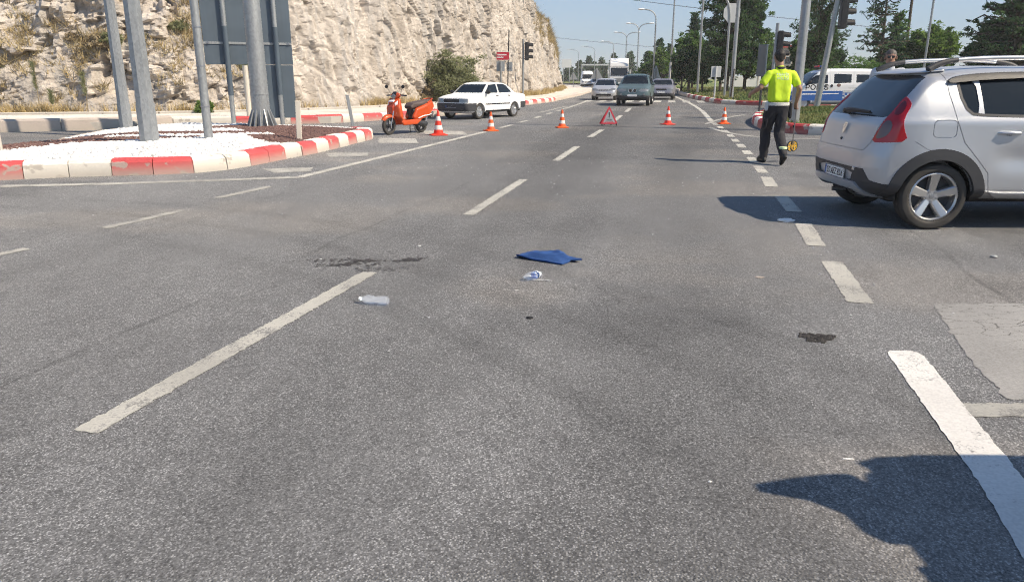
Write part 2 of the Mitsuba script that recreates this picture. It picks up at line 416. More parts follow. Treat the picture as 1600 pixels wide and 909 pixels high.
# ------------------------------------------------------------------ kerbs made of single stones
def kerb(parent, path, inward, h, w, pattern, step=0.62, bat=0.05, smooth=0, gap=0.012, seed=1):
    """stones along path; inward +1 = the land lies to the left of the path's direction"""
    r = np.random.default_rng(seed)
    p = chaikin(path, 2) if smooth else np.array(path, float)
    p = resample(p, step)
    for i in range(len(p) - 1):
        a, b = p[i], p[i + 1]
        d = b - a; L = np.linalg.norm(d); d /= L
        def nrm(k):
            q = p[min(k + 1, len(p) - 1)] - p[max(k - 1, 0)]; q /= np.linalg.norm(q)
            return inward * np.array([-q[1], q[0]])
        na, nb = nrm(i), nrm(i + 1)
        a2, b2 = a + d * gap / 2, b - d * gap / 2
        hh = h + r.normal(0, 0.006); o = r.normal(0, 0.006)
        V = []
        for c, n in ((a2, na), (b2, nb)):
            for off, z in ((o, -0.02), (o + bat * .45, hh - 0.055), (o + bat + 0.03, hh - 0.008), (o + bat + 0.06, hh), (w, hh), (w, -0.02)):
                V.append([*(c + n * off), z])
        m = trimesh.convex.convex_hull(np.array(V))
        obj('kerb_stone', m, pattern(i), parent, smooth=False)

def delaunay(poly, e):
    from scipy.spatial import Delaunay
    x0, y0, x1, y1 = poly.bounds
    g = np.stack(np.meshgrid(np.arange(x0, x1, e), np.arange(y0, y1, e)), -1).reshape(-1, 2)
    g = g[shapely.contains_xy(poly.buffer(-e * .4), g[:, 0], g[:, 1])] if not poly.buffer(-e * .4).is_empty else g[:0]
    p = np.vstack([np.array(shapely.segmentize(poly.exterior, e).coords)[:-1], g])
    f = Delaunay(p).simplices
    c = p[f].mean(1); f = f[shapely.contains_xy(poly, c[:, 0], c[:, 1])]
    n = np.cross(p[f[:, 1]] - p[f[:, 0]], p[f[:, 2]] - p[f[:, 0]])
    f = np.where((n < 0)[:, None], f[:, ::-1], f)
    return trimesh.Trimesh(np.column_stack([p, 0 * p[:, 0]]), f, process=False)
# near island on the left
scene_island = thing('traffic_island', 'kerbed traffic island covered with white and brown gravel', None, kind='structure')
ISL = [(-8.9, 10.35), (-7.54, 10.92), (-6.68, 11.32), (-5.84, 11.5), (-5.16, 11.68), (-4.75, 11.95), (-4.45, 12.75), (-4.19, 13.98), (-3.86, 15.2), (-3.62, 17.0), (-3.42, 18.6), (-3.5, 19.25), (-3.95, 19.55)]
ISLB = [(-4.65, 19.9), (-6.2, 20.4), (-7.6, 20.9), (-9.1, 21.5), (-9.9, 20.4), (-10.2, 18.6), (-9.6, 15.6), (-9.2, 12.4)]
ipts = chaikin(ISL, 2)
npat = ['kerb_red', 'kerb_red', 'kerb_white', 'kerb_white', 'kerb_red', 'kerb_red', 'kerb_white', 'kerb_white', 'kerb_red', 'kerb_bare', 'kerb_red', 'kerb_red']
def pat_near(i):
    s = ['kerb_white', 'kerb_red', 'kerb_red', 'kerb_white', 'kerb_white', 'kerb_red', 'kerb_red', 'kerb_white', 'kerb_white', 'kerb_red', 'kerb_red', 'kerb_white', 'kerb_red', 'kerb_white', 'kerb_red', 'kerb_white']
    return s[i] if i < len(s) else ('kerb_red' if i % 2 == 0 else 'kerb_white')
kerb(scene_island, ISL, 1, 0.25, 0.30, pat_near, 0.60, 0.06, 1)
kerb(scene_island, ISLB[:], 1, 0.22, 0.25, lambda i: 'kerb_bare', 0.9, 0.05, 0)
isl_poly = Polygon(list(ipts) + ISLB).buffer(0)
inner = isl_poly.buffer(-0.26)
obj('soil', prism(inner, 0.17, 0.0), 'earth', scene_island)
def isl_h(x, y):
    """height of the gravel on the island"""
    d = shapely.distance(shapely.points(x, y), inner.exterior)
    return 0.185 + 0.10 * np.clip(d / 1.2, 0, 1) + 0.03 * meshkit.fbm(np.column_stack([x * .9, y * .9, 0 * x]), 2)
# brown beds, the rest is white gravel
brown = shapely.union_all([Polygon(chaikin([(-9.4, 13.2), (-8.2, 13.1), (-6.9, 14.6), (-5.7, 15.6), (-5.2, 16.4), (-6.9, 17.0), (-8.9, 16.4), (-9.6, 15.2)], 2, True)),
    Polygon(chaikin([(-5.6, 15.5), (-4.4, 14.2), (-4.05, 15.3), (-3.7, 18.3), (-3.9, 19.2), (-5.6, 19.3), (-7.2, 18.7), (-7.6, 17.9), (-6.2, 17.6)], 2, True))])
band = Polygon(chaikin([(-8.2, 15.0), (-6.4, 15.3), (-5.0, 15.9), (-5.1, 16.2), (-6.6, 15.75), (-8.2, 15.3)], 2, True))
def stones(n, poly, size, seed, nvar=6, squash=0.7):
    r = np.random.default_rng(seed)
    x0, y0, x1, y1 = poly.bounds
    P = np.column_stack([r.uniform(x0, x1, n * 3), r.uniform(y0, y1, n * 3)])
    P = P[shapely.contains_xy(poly, P[:, 0], P[:, 1])][:n]
    base = trimesh.creation.icosahedron()
    out_v, out_f = [], []
    z = isl_h(P[:, 0], P[:, 1])
    for k in range(len(P)):
        s = size * r.uniform(0.6, 1.35) * np.array([1, r.uniform(.65, 1), squash])
        v = base.vertices * (1 + r.normal(0, 0.13, (12, 1))) * s
        a = r.uniform(0, 6.28); c, q = math.cos(a), math.sin(a)
        v = np.column_stack([v[:, 0] * c - v[:, 1] * q, v[:, 0] * q + v[:, 1] * c, v[:, 2]])
        t = r.normal(0, 0.35); v[:, 2] += v[:, 0] * math.sin(t)
        out_v.append(v + [P[k, 0], P[k, 1], z[k] + r.uniform(-0.2, 0.5) * size])
        out_f.append(base.faces + 12 * k)
    return trimesh.Trimesh(np.vstack(out_v), np.vstack(out_f), process=False)
white_area = inner.difference(brown.difference(band))
pb('stone_white', proc(lambda p, n, uv: mi.Color3f(0.80, 0.79, 0.77) * (0.8 + 0.25 * noise(p.x * 14, p.y * 14, p.z * 14))), 0.8)
pb('stone_brown', proc(lambda p, n, uv: mix((0.115, 0.062, 0.055), (0.21, 0.13, 0.115), noise(p.x * 22, p.y * 22, p.z * 22))), 0.85)
def bed(poly, dz):
    tri = delaunay(poly, 0.2) if not poly.interiors else sheet(poly.segmentize(.25), 0.0)
    v = tri.vertices.copy(); v[:, 2] = isl_h(v[:, 0], v[:, 1]) + dz
    return trimesh.Trimesh(v, tri.faces, process=False)
def beds(poly, dz):
    return cat_([bed(g, dz) for g in getattr(poly, 'geoms', [poly]) if g.area > 1e-3])
obj('white_gravel', cat_([stones(15000, white_area, 0.036, 3), beds(white_area, -0.012)]), 'stone_white', label='bright white gravel spread over the island', cat='gravel', kind='stuff')
obj('brown_gravel', cat_([stones(11000, brown.difference(band), 0.026, 4), beds(brown.difference(band), -0.012)]), 'stone_brown', label='reddish brown gravel beds in the island', cat='gravel', kind='stuff')

# pavement under the cliff with its painted kerb
pave = thing('pavement', 'concrete pavement between the road and the rock cliff', None, kind='structure')
kl = [(-60, 14), (-40, 16.2), (-17.5, 19.6), (-14.6, 20.6), (-11.2, 22.2), (-10.6, 23.7)]
kf = [(-10.6, 23.7), (-8.3, 24.35), (-5.95, 25.1), (-4.5, 27.0), (-2.9, 29.2), (0.7, 41.8), (2.4, 47.3), (5.7, 64.3), (9.3, 86), (11.0, 101), (11.5, 118), (9.5, 140)]
CLIFF = np.array([(-75, 17.5), (-40, 23.2), (-27, 25.6), (-18.2, 27), (-13, 28), (-11, 29.1), (-8.6, 31), (-6.7, 33.2), (-4.8, 38.5), (-1.9, 43.0), (1.2, 53.3), (4.2, 74.7), (6.6, 99.7), (4.0, 120), (-8, 150)])
pave_poly = Polygon(kl + kf[1:] + [(-9, 150)] + [tuple(q) for q in CLIFF[::-1][1:]]).buffer(0)
obj('slab', prism(pave_poly.buffer(-0.1), 0.22, 0.0), 'concrete', pave)
kerb(pave, kl[1:], 1, 0.34, 0.32, lambda i: 'kerb_bare', 1.6, 0.05, 1, 0.02, 3)
kerb(pave, kf[:6], 1, 0.27, 0.30, lambda i: ['kerb_white', 'kerb_white', 'kerb_red', 'kerb_white', 'kerb_red'][i] if i < 5 else ('kerb_red' if (i // 1) % 2 else 'kerb_white'), 0.88, 0.06, 1, 0.012, 4)
kerb(pave, [kf[5], kf[6], kf[7]], 1, 0.25, 0.28, lambda i: ('kerb_white' if i % 2 else 'kerb_red') if i < 9 else 'kerb_bare', 0.9, 0.06, 0, 0.012, 5)
kerb(pave, kf[7:], 1, 0.22, 0.28, lambda i: 'kerb_bare', 2.5, 0.06, 0, 0.012, 6)
# drain and joints of the pavement: narrow raised strips under the cliff
dr_l = LineString(CLIFF[2:11]).parallel_offset(0.75, 'right')
dpts = resample(np.array(dr_l.coords), 1.8)
for i in range(len(dpts) - 1):
    q = quad(dpts[i], dpts[i + 1] - (dpts[i + 1] - dpts[i]) * 0.01, 0.5)
    obj('paving_slab', prism(q, 0.07, 0.22), 'concrete', pave)

# right traffic island with lawn
risl = thing('lawn_island', 'grassed traffic island with a dark red and white kerb', None, kind='structure')
RI = [(34, 18.6), (20, 19.0), (11, 19.35), (8.6, 19.5), (7.6, 20.1), (7.25, 21.4), (7.5, 23.4), (8.3, 26.4), (9.6, 29.6), (11.5, 32.2), (15, 33.2), (30, 33.4)]
kerb(risl, RI, -1, 0.27, 0.30, lambda i: ('kerb_white' if (i // 2) % 2 else 'kerb_red_deep'), 0.55, 0.05, 1, 0.012, 7)
ri_poly = Polygon(list(chaikin(RI, 2))).buffer(-0.26)
def lawn(poly, h0, h1, fall, seed, e=0.9):
    tri = delaunay(poly, e)
    v = tri.vertices.copy()
    d = shapely.distance(shapely.points(v[:, :2]), poly.exterior)
    v[:, 2] = h0 + (h1 - h0) * np.clip(d / fall, 0, 1) + 0.05 * meshkit.fbm(v * [.4, .4, 0], 2, seed)
    return trimesh.Trimesh(v, tri.faces, process=False)
obj('lawn', lawn(ri_poly, 0.2, 0.34, 2.5, 1), 'lawn', risl, smooth=True)
# verge beyond the slip lane
verge = thing('verge', 'grass verge with trees beyond the slip lane', None, kind='structure')
RM = [(60, 40.3), (20, 40.5), (14.5, 40.75), (13.0, 41.6), (12.1, 43.6), (12.25, 47.3), (13.9, 61), (15.6, 72)]
kerb(verge, RM, -1, 0.24, 0.28, lambda i: ('kerb_white' if (i // 2) % 2 else 'kerb_red_deep') if i < 75 else 'kerb_bare', 0.9, 0.05, 1, 0.012, 8)
kerb(verge, [(15.6, 72), (18.7, 86), (21.1, 101), (22.9, 118), (23.4, 140)], -1, 0.24, 0.28, lambda i: 'kerb_bare', 2.4, 0.05, 0, 0.012, 9)
vp = Polygon(list(chaikin(RM, 2)) + [(18.8, 86), (21.2, 101), (23, 118), (23.5, 140), (19, 168), (6, 215), (-42, 292), (-30, 420), (260, 420), (260, 40.3)]).buffer(0).buffer(-0.2)
obj('lawn', lawn(vp, 0.2, 0.75, 25, 2, 6.0), 'lawn', verge, smooth=True)
# grass blades on the two lawns
def blades(P, h, w, lean, seed, per=1):
    r = np.random.default_rng(seed)
    P = np.repeat(P, per, 0); n = len(P)
    a = r.uniform(0, 6.283, n); hh = h * r.uniform(.5, 1.4, n)
    q = P + np.column_stack([r.normal(0, w * 2.2, n), r.normal(0, w * 2.2, n), np.zeros(n)]) * (per > 1)
    d = np.column_stack([np.cos(a), np.sin(a), 0 * a]) * (w * r.uniform(.6, 1.3, n))[:, None]
    l = np.column_stack([r.normal(0, lean, n), r.normal(0, lean, n), np.ones(n)]) * hh[:, None]
    return tri_soup(np.stack([q - d, q + d, q + l], 1))
def scatter(poly, n, seed):
    r = np.random.default_rng(seed); x0, y0, x1, y1 = poly.bounds
    P = np.column_stack([r.uniform(x0, x1, n), r.uniform(y0, y1, n)])
    return P[shapely.contains_xy(poly, P[:, 0], P[:, 1])]
def drape(P, poly, h0, h1, fall, seed):
    d = shapely.distance(shapely.points(P), poly.exterior)
    v = np.column_stack([P, 0 * d])
    return np.column_stack([P, h0 + (h1 - h0) * np.clip(d / fall, 0, 1) + 0.05 * meshkit.fbm(v * [.4, .4, 0], 2, seed)])
pb('grass', proc(lambda p, n, uv: mix((0.085, 0.13, 0.03), (0.24, 0.22, 0.085), smoothstep(.35, .75, fbm(p.x * .6, p.y * .6, octaves=3)))), 0.8)
Pg = scatter(ri_poly.intersection(shapely.box(7, 19, 20, 34)), 38000, 1)
obj('lawn_grass', blades(drape(Pg, ri_poly, .2, .34, 2.5, 1), 0.085, 0.013, 0.5, 2), 'grass', label='short mown grass on the right traffic island', cat='grass', kind='stuff')
Pv = scatter(vp.intersection(shapely.box(11, 40, 40, 95)), 42000, 3)
obj('verge_grass', blades(drape(Pv, vp, .2, .75, 25, 2), 0.14, 0.035, 0.5, 3), 'grass', label='patchy grass of the verge under the trees', cat='grass', kind='stuff')

# ------------------------------------------------------------------ rock cliff
def build_cliff():
    base = resample(chaikin(CLIFF, 3), 0.125)
    s = np.r_[0, np.cumsum(np.linalg.norm(np.diff(base, axis=0), axis=1))]
    # coarser steps where nobody looks
    keep = (base[:, 0] > -24) & (base[:, 1] < 112)
    idx = np.where(keep | (np.arange(len(base)) % 10 == 0))[0]
    base, s = base[idx], s[idx]
    t = np.gradient(base, axis=0); t /= np.linalg.norm(t, axis=1, keepdims=True)
    k = np.ones(9) / 9
    t = np.column_stack([np.convolve(np.pad(t[:, j], 4, 'edge'), k, 'valid') for j in (0, 1)]); t /= np.linalg.norm(t, axis=1, keepdims=True)
    nrm = np.column_stack([t[:, 1], -t[:, 0]])          # towards the road
    sg = s[np.argmin(np.hypot(base[:, 0] + 9.2, base[:, 1] - 30.6))]     # gully between loose slope and sheer face
    left = np.clip((sg - s) / 2.5, 0, 1)
    Y = base[:, 1]
    H = np.interp(Y, [17, 27, 31, 45, 53, 64, 75, 88, 96, 102, 120, 150], [14, 13, 11, 9.0, 8.2, 7.4, 6.4, 5.0, 4.0, 3.0, 1.6, 0.6])
    H = H + 0.7 * (meshkit.fbm(np.column_stack([s * .25, 0 * s, 0 * s]), 3) - .5)
    nv = 190
    v = np.r_[np.linspace(0, 1, nv), 1 + np.linspace(0.03, 1, 26) ** 1.5]
    S, V = np.meshgrid(s, v, indexing='ij')
    Vf = np.minimum(V, 1); over = np.maximum(V - 1, 0)
    run = (0.16 + 0.62 * left)[:, None] * H[:, None]
    back = run * (Vf ** (1 + 0.25 * left[:, None])) + over * 26
    Z = 0.22 + H[:, None] * Vf + over * 3.0 - 0.25 * H[:, None] * np.clip((Vf - .88) / .12, 0, 1) ** 2 * 0.25
    P = np.stack([np.repeat(base[:, :1], len(v), 1) - nrm[:, :1] * back, np.repeat(base[:, 1:], len(v), 1) - nrm[:, 1:] * back, Z], -1)
    q = np.stack([S, Z, 0 * S], -1)
    f = meshkit.fbm
    face = np.clip(Vf / .06, 0.25, 1) * np.clip(1 - over * 3, 0.12, 1)
    L = left[:, None]
    from scipy.spatial import cKDTree
    rr = np.random.default_rng(17)
    def blocks(size, sx, sz, shear, amp, tilt, wob, seed):
        """broken rock: every cell of a warped Voronoi pattern stands out by its own amount and leans its own way; returns (offset, nearness to a joint)"""
        w1 = f(q * [wob, wob, 1], 3, seed) - .5; w2 = f(q * [wob, wob, 1] + 31.7, 3, seed) - .5
        u = (S + shear * Z + w1 * size * 1.5) / (size * sx); z = (Z + w2 * size * 1.5) / (size * sz)
        lo, hi = (u.min() - 1, z.min() - 1), (u.max() + 1, z.max() + 1)
        n = int((hi[0] - lo[0]) * (hi[1] - lo[1]))
        C = np.column_stack([rr.uniform(lo[0], hi[0], n), rr.uniform(lo[1], hi[1], n)])
        d, i = cKDTree(C).query(np.stack([u, z], -1).reshape(-1, 2), k=2, workers=-1)
        o = rr.normal(0, 1, n); tx = rr.normal(0, 1, n); tz = rr.normal(0, 1, n)
        i0 = i[:, 0]; du = (u.ravel() - C[i0, 0]); dz = (z.ravel() - C[i0, 1])
        D = amp * o[i0] + tilt * (tx[i0] * du + tz[i0] * dz)
        return D.reshape(S.shape), np.clip(1 - (d[:, 1] - d[:, 0]) / .16, 0, 1).reshape(S.shape)
    b1, j1 = blocks(2.6, .8, 1.3, .25, .20, .34, .35, 1)
    b2, j2 = blocks(.95, .7, 1.35, .35, .085, .15, .8, 2)
    b3, j3 = blocks(.36, .75, 1.25, .3, .035, .075, 2.0, 3)
    rib = f(np.stack([S * .55, Z * .12, 0 * S], -1), 3, 1)
    rough = f(q * [7, 5, 1], 4, 4)
    rib2 = f(np.stack([S * 2.4 + .5 * Z, Z * .35, 0 * S], -1), 4, 22)
    pit = np.clip((f(q * [1.5, 1.1, 1], 3, 14) - .69) / .05, 0, 1)
    crack = np.clip(j1 * 1.3 - .3, 0, 1) * np.clip(f(q * [.5, .5, 1], 2, 8) * 4 - 1.6, 0, 1)
    sheer = 1.1 * (rib - .5) + .30 * b1 + .36 * b2 + .5 * b3 + .30 * (rib2 - .5) - .10 * crack + .10 * (rough - .5) - .24 * pit
    # loose slope: broken stones sticking out of soft soil
    c1, k1 = blocks(1.5, 1.1, .9, -.2, .26, .40, .6, 5)
    c2, k2 = blocks(.55, 1.1, .9, -.3, .12, .19, 1.2, 6)
    c3, k3 = blocks(.22, 1.0, .9, .0, .05, .08, 2.5, 7)
    loose = 1.5 * (f(q * [.4, .4, 1], 3, 6) - .5) + c1 + c2 + c3 + .16 * (rough - .5) - .12 * k1
    softsoil = np.clip((f(q * [.34, .5, 1], 4, 12) - (.555 - .21 * Vf)) / .07, 0, 1)
    loose = loose * (1 - .55 * softsoil) + .10 * softsoil
    D = (sheer * (1 - L) + loose * L) * face
    gul = np.exp(-((S - sg) / 0.55) ** 2) * np.clip(V, 0, 1)
    D = D - 0.55 * gul
    P[..., 0] += nrm[:, :1] * D; P[..., 1] += nrm[:, 1:] * D
    P[..., 2] += np.where(over > 0, 0.8 * (f(np.stack([P[..., 0] * .2, P[..., 1] * .2, 0 * S], -1), 3, 9) - .5), 0.25 * (f(q * [1.2, 1.2, 1], 3, 10) - .5) * np.clip(Vf * 3, 0, 1))
    n0, n1 = S.shape
    i, j = np.meshgrid(np.arange(n0 - 1), np.arange(n1 - 1), indexing='ij'); a = (i * n1 + j).ravel()
    F = np.vstack([np.column_stack([a, a + n1, a + n1 + 1]), np.column_stack([a, a + n1 + 1, a + 1])])
    m = trimesh.Trimesh(P.reshape(-1, 3), F, process=False)
    fn = m.face_normals[:len(a)].reshape(n0 - 1, n1 - 1, 3)
    # pigment that belongs to the rock: soil and dry growth on the loose slope and in the gully
    soil = np.clip((f(q * [.34, .5, 1], 4, 12) - (.555 - .21 * Vf)) / .07, 0, 1) * L + np.clip(gul * 1.6 - .25, 0, 1) * np.clip(f(q * [2, 1.4, 1], 3, 13) * 2 - .35, 0, 1) + np.clip(over * 8, 0, 1) + np.clip(1 - V / 0.035, 0, 1) * .5
    far = np.clip((Y - 62) / 14, 0, 1)[:, None]
    soil = soil + far * np.clip((Vf - .62 + .5 * (f(q * [.5, .6, 1], 3, 15) - .5)) / .15, 0, 1)
    ochre = f(q * [.25, .3, 1], 3, 21)
    C = np.stack([np.clip(soil, 0, 1), ochre, np.clip(crack * .8 + pit, 0, 1)], -1).reshape(-1, 3)
    return m, P, fn, C, S, V, L, far, soil
cl_mesh, cl_P, cl_fn, cl_C, cl_S, cl_V, cl_L, cl_far, cl_soil = build_cliff()
def f_rock(p, n, uv):
    b = fbm(p.x * .45 + p.y * .2, p.y * .45, p.z * .45, octaves=3)
    g = fbm(p.x * 3.3, p.y * 3.3, p.z * 2.2, octaves=3)
    s = noise(p.x * 17, p.y * 17, p.z * 17)
    streak = fbm((p.x + p.y) * 2.6, p.z * .35, octaves=3)
    c = mix((0.44, 0.39, 0.335), (0.60, 0.545, 0.485), smoothstep(.3, .68, b * .55 + g * .45))
    c = mix(c, (0.43, 0.41, 0.385), smoothstep(.50, .68, streak) * .6)
    return c * (0.82 + 0.3 * s * g)
def f_soil(p, n, uv):
    g = fbm(p.x * 2.1, p.y * 2.1, p.z * 2.1, octaves=3)
    s = fbm(p.x * 9, p.y * 9, p.z * 9, octaves=3)
    return mix((0.29, 0.215, 0.145), (0.47, 0.38, 0.235), g) * (0.6 + 0.75 * s)
def f_h_rock(p, n, uv):
    return fbm(p.x * 6, p.y * 6, p.z * 5, octaves=4) + 0.5 * noise(p.x * 30, p.y * 30, p.z * 30) * noise(p.x * 9, p.y * 9, p.z * 9)
class _A: pass
scene['rock_bare'] = {'type': 'principled', 'base_color': proc(f_rock), 'roughness': 0.9, 'specular': 0.2}
scene['rock_soil'] = {'type': 'principled', 'base_color': proc(f_soil), 'roughness': 0.95, 'specular': 0.1}
scene['rock'] = {'type': 'twosided', 'bsdf': {'type': 'bumpmap', 'arbitrary': proc(f_h_rock, 4e-3), 'scale': 0.07, 'bsdf': {'type': 'blendbsdf', 'weight': {'type': 'mesh_attribute', 'name': 'vertex_soil'},
    'a': {'type': 'ref', 'id': 'rock_bare'}, 'b': {'type': 'ref', 'id': 'rock_soil'}}}}
scene['rock']['bsdf']['bsdf']['weight'] = {'type': 'mesh_attribute', 'name': 'vertex_color'}
cliff_shape = mikit.ply(cl_mesh, 'rock', smooth=False, color=np.repeat(np.clip(cl_C[:, :1], 0, 1), 3, 1))
scene[numbered('rock_cliff')] = cliff_shape
tag('rock_cliff', 'pale cut rock cliff and loose dry slope beside the road', None, kind='structure')

# dry grass at the foot of the cliff, on the slope and along the far ridge
pb('straw', proc(lambda p, n, uv: mix((0.36, 0.265, 0.11), (0.58, 0.46, 0.24), noise(p.x * 1.7, p.y * 1.7, p.z * 3))), 0.8)
pb('scrub', proc(lambda p, n, uv: mix((0.27, 0.22, 0.13), (0.44, 0.37, 0.22), noise(p.x * 2.3, p.y * 2.3, p.z * 3))), 0.85)
def cliff_grass():
    r = np.random.default_rng(5)
    W = np.clip(cl_soil, 0, 1) * (cl_V > .03)
    W[:, :3] = 0
    vis = (cl_P[..., 0] > -24) & (cl_P[..., 1] < 112) & (cl_V < 1.4)
    clump = np.clip((meshkit.fbm(cl_P * .9, 3, 31) - .42) / .12, 0, 1)
    W = W * vis * clump
    dens = W.ravel() / W.sum()
    P = cl_P.reshape(-1, 3)[r.choice(dens.size, 15000, p=dens)] + r.normal(0, .07, (15000, 3))
    a = blades(P[:9500], .30, .012, .6, 6, 6)
    # foot of the cliff
    fb = cl_P[:, 2][(cl_P[:, 2, 0] > -24) & (cl_P[:, 2, 1] < 100)]
    Q = fb[r.integers(0, len(fb), 5200)]
    n = meshkit.fbm(Q * [.55, .55, 0], 3, 33)
    Q = Q[r.uniform(0, 1, len(Q)) < np.clip((n - .36) * 5, 0.05, 1)]
    Q = Q + np.column_stack([r.normal(0.12, .22, len(Q)), -np.abs(r.normal(0.1, .18, len(Q))), 0 * Q[:, 0]]); Q[:, 2] = 0.2
    b = blades(Q, .38, .012, .35, 7, 8)
    c = blades(P[9500:], .34, .02, .8, 8, 9)
    return cat_([a, b]), c
gs, gb = cliff_grass()
obj('dry_grass', gs, 'straw', label='straw coloured dry grass along the foot of the cliff and on its ledges', cat='dry grass', kind='stuff')
obj('dry_scrub', gb, 'scrub', label='brownish dry scrub scattered over the rock slope', cat='scrub', kind='stuff')
# ------------------------------------------------------------------ vehicles
def seg_dist(P, poly):
    """distance of the points P (n, 2) to the closed polyline poly"""
    a = poly; b = np.roll(poly, -1, 0); d = b - a
    best = np.full(len(P), 1e9)
    for i in range(len(a)):
        l2 = d[i] @ d[i]
        if l2 < 1e-12: continue
        t = np.clip(((P - a[i]) @ d[i]) / l2, 0, 1)
        best = np.minimum(best, np.hypot(*(P - a[i] - t[:, None] * d[i]).T))
    return best

class Body:
    """closed car body blown up from a side outline: top and bottom curves (x, z), half width W(x, z), edge rounding r(x, z)"""
    def __init__(self, top, bot, W, r=0.16, m=4.0, nu=110, nv=44):
        top, bot = np.array(top, float), np.array(bot, float)
        from scipy.interpolate import PchipInterpolator
        ft, fb = PchipInterpolator(*top.T), PchipInterpolator(*bot.T)
        x0, x1 = top[0, 0], top[-1, 0]
        u = np.linspace(0, 1, nu + 1)
        x = x0 + (x1 - x0) * (0.55 * u + 0.45 * (1 - np.cos(np.pi * u)) / 2)
        e = 0.004 * (x1 - x0)
        x = np.sort(np.r_[x, x0 + e * np.array([.12, .4, 1, 2]), x1 - e * np.array([.12, .4, 1, 2])])
        zt, zb = ft(x), fb(x)
        border = np.vstack([np.column_stack([x, zb]), np.column_stack([x, zt])[::-1]])
        v = np.linspace(0, 1, nv + 1); v = 0.35 * v + 0.65 * (1 - np.cos(np.pi * v)) / 2
        v = np.sort(np.r_[v, .004, .012, .988, .996])
        X = np.repeat(x[:, None], len(v), 1); Z = zb[:, None] + (zt - zb)[:, None] * v
        d = seg_dist(np.column_stack([X.ravel(), Z.ravel()]), border).reshape(X.shape)
        rr = r(X, Z) if callable(r) else r
        t = np.clip(d / rr, 0, 1)
        w = W(X, Z) * (1 - (1 - t) ** 2) ** (1 / m)
        w[0] = w[-1] = 0; w[:, 0] = w[:, -1] = 0
        n, k = X.shape
        V, idx = [], np.zeros((n, 2 * k - 2), int)
        for i in range(n):
            for j in range(2 * k - 2):
                jj = j if j < k else 2 * k - 2 - j
                V.append((X[i, jj], w[i, jj] if j < k else -w[i, jj], Z[i, jj]))
                idx[i, j] = len(V) - 1
        F = []
        q = 2 * k - 2
        for i in range(n - 1):
            for j in range(q):
                a, b, c, dd = idx[i, j], idx[i + 1, j], idx[i + 1, (j + 1) % q], idx[i, (j + 1) % q]
                F += [[a, b, c], [a, c, dd]]
        mesh = trimesh.Trimesh(np.array(V), np.array(F), process=False)
        # weld the seam (w = 0) and drop the empty faces
        key = np.round(mesh.vertices, 6) + 0.0
        _, inv, first = np.unique(key, axis=0, return_inverse=True, return_index=True)[0:3][0], np.unique(key, axis=0, return_inverse=True)[1], np.unique(key, axis=0, return_index=True)[1]
        f = inv.ravel()[mesh.faces]
        f = f[(f[:, 0] != f[:, 1]) & (f[:, 1] != f[:, 2]) & (f[:, 0] != f[:, 2])]
        self.base = trimesh.Trimesh(mesh.vertices[first], f, process=False)
        if self.base.volume < 0: self.base.invert()
        self.nrm = self.base.vertex_normals.copy()
        self.cache = {}
    def solid(self, off=0.0):
        if off not in self.cache:
            m = self.base.copy(); m.vertices = m.vertices + self.nrm * off
            self.cache[off] = man(m)
        return self.cache[off]
    def patch(self, region, out=0.004, depth=0.02):
        return unman((self.solid(out) ^ region) - self.solid(out - depth))

def M_xz(pts, y0, y1, rounds=0):
    if rounds: pts = chaikin(pts, rounds, True)
    return man(to_xz(prism(Polygon(pts).buffer(0), y1 - y0), y0))
def M_both(pts, y0, y1, rounds=0):
    return M_xz(pts, y0, y1, rounds) + M_xz(pts, -y1, -y0, rounds)
def M_yz(pts, x0, x1, rounds=0):
    if rounds: pts = chaikin(pts, rounds, True)
    return man(to_yz(prism(Polygon(pts).buffer(0), x1 - x0), x0))
def M_cyl(x, z, r, y0, y1, n=64):
    a = np.linspace(0, 2 * np.pi, n, endpoint=False)
    return M_xz(np.column_stack([x + r * np.cos(a), z + r * np.sin(a)]), y0, y1)
def M_line(pts, w, y0, y1):
    return man(to_xz(prism(LineString(pts).buffer(w / 2, cap_style='flat'), y1 - y0), y0))
def mirror_y(pts): return [(-a, b) for a, b in pts]
def flip(m):
    m = m.copy(); m.vertices[:, 1] *= -1; m.invert(); return m

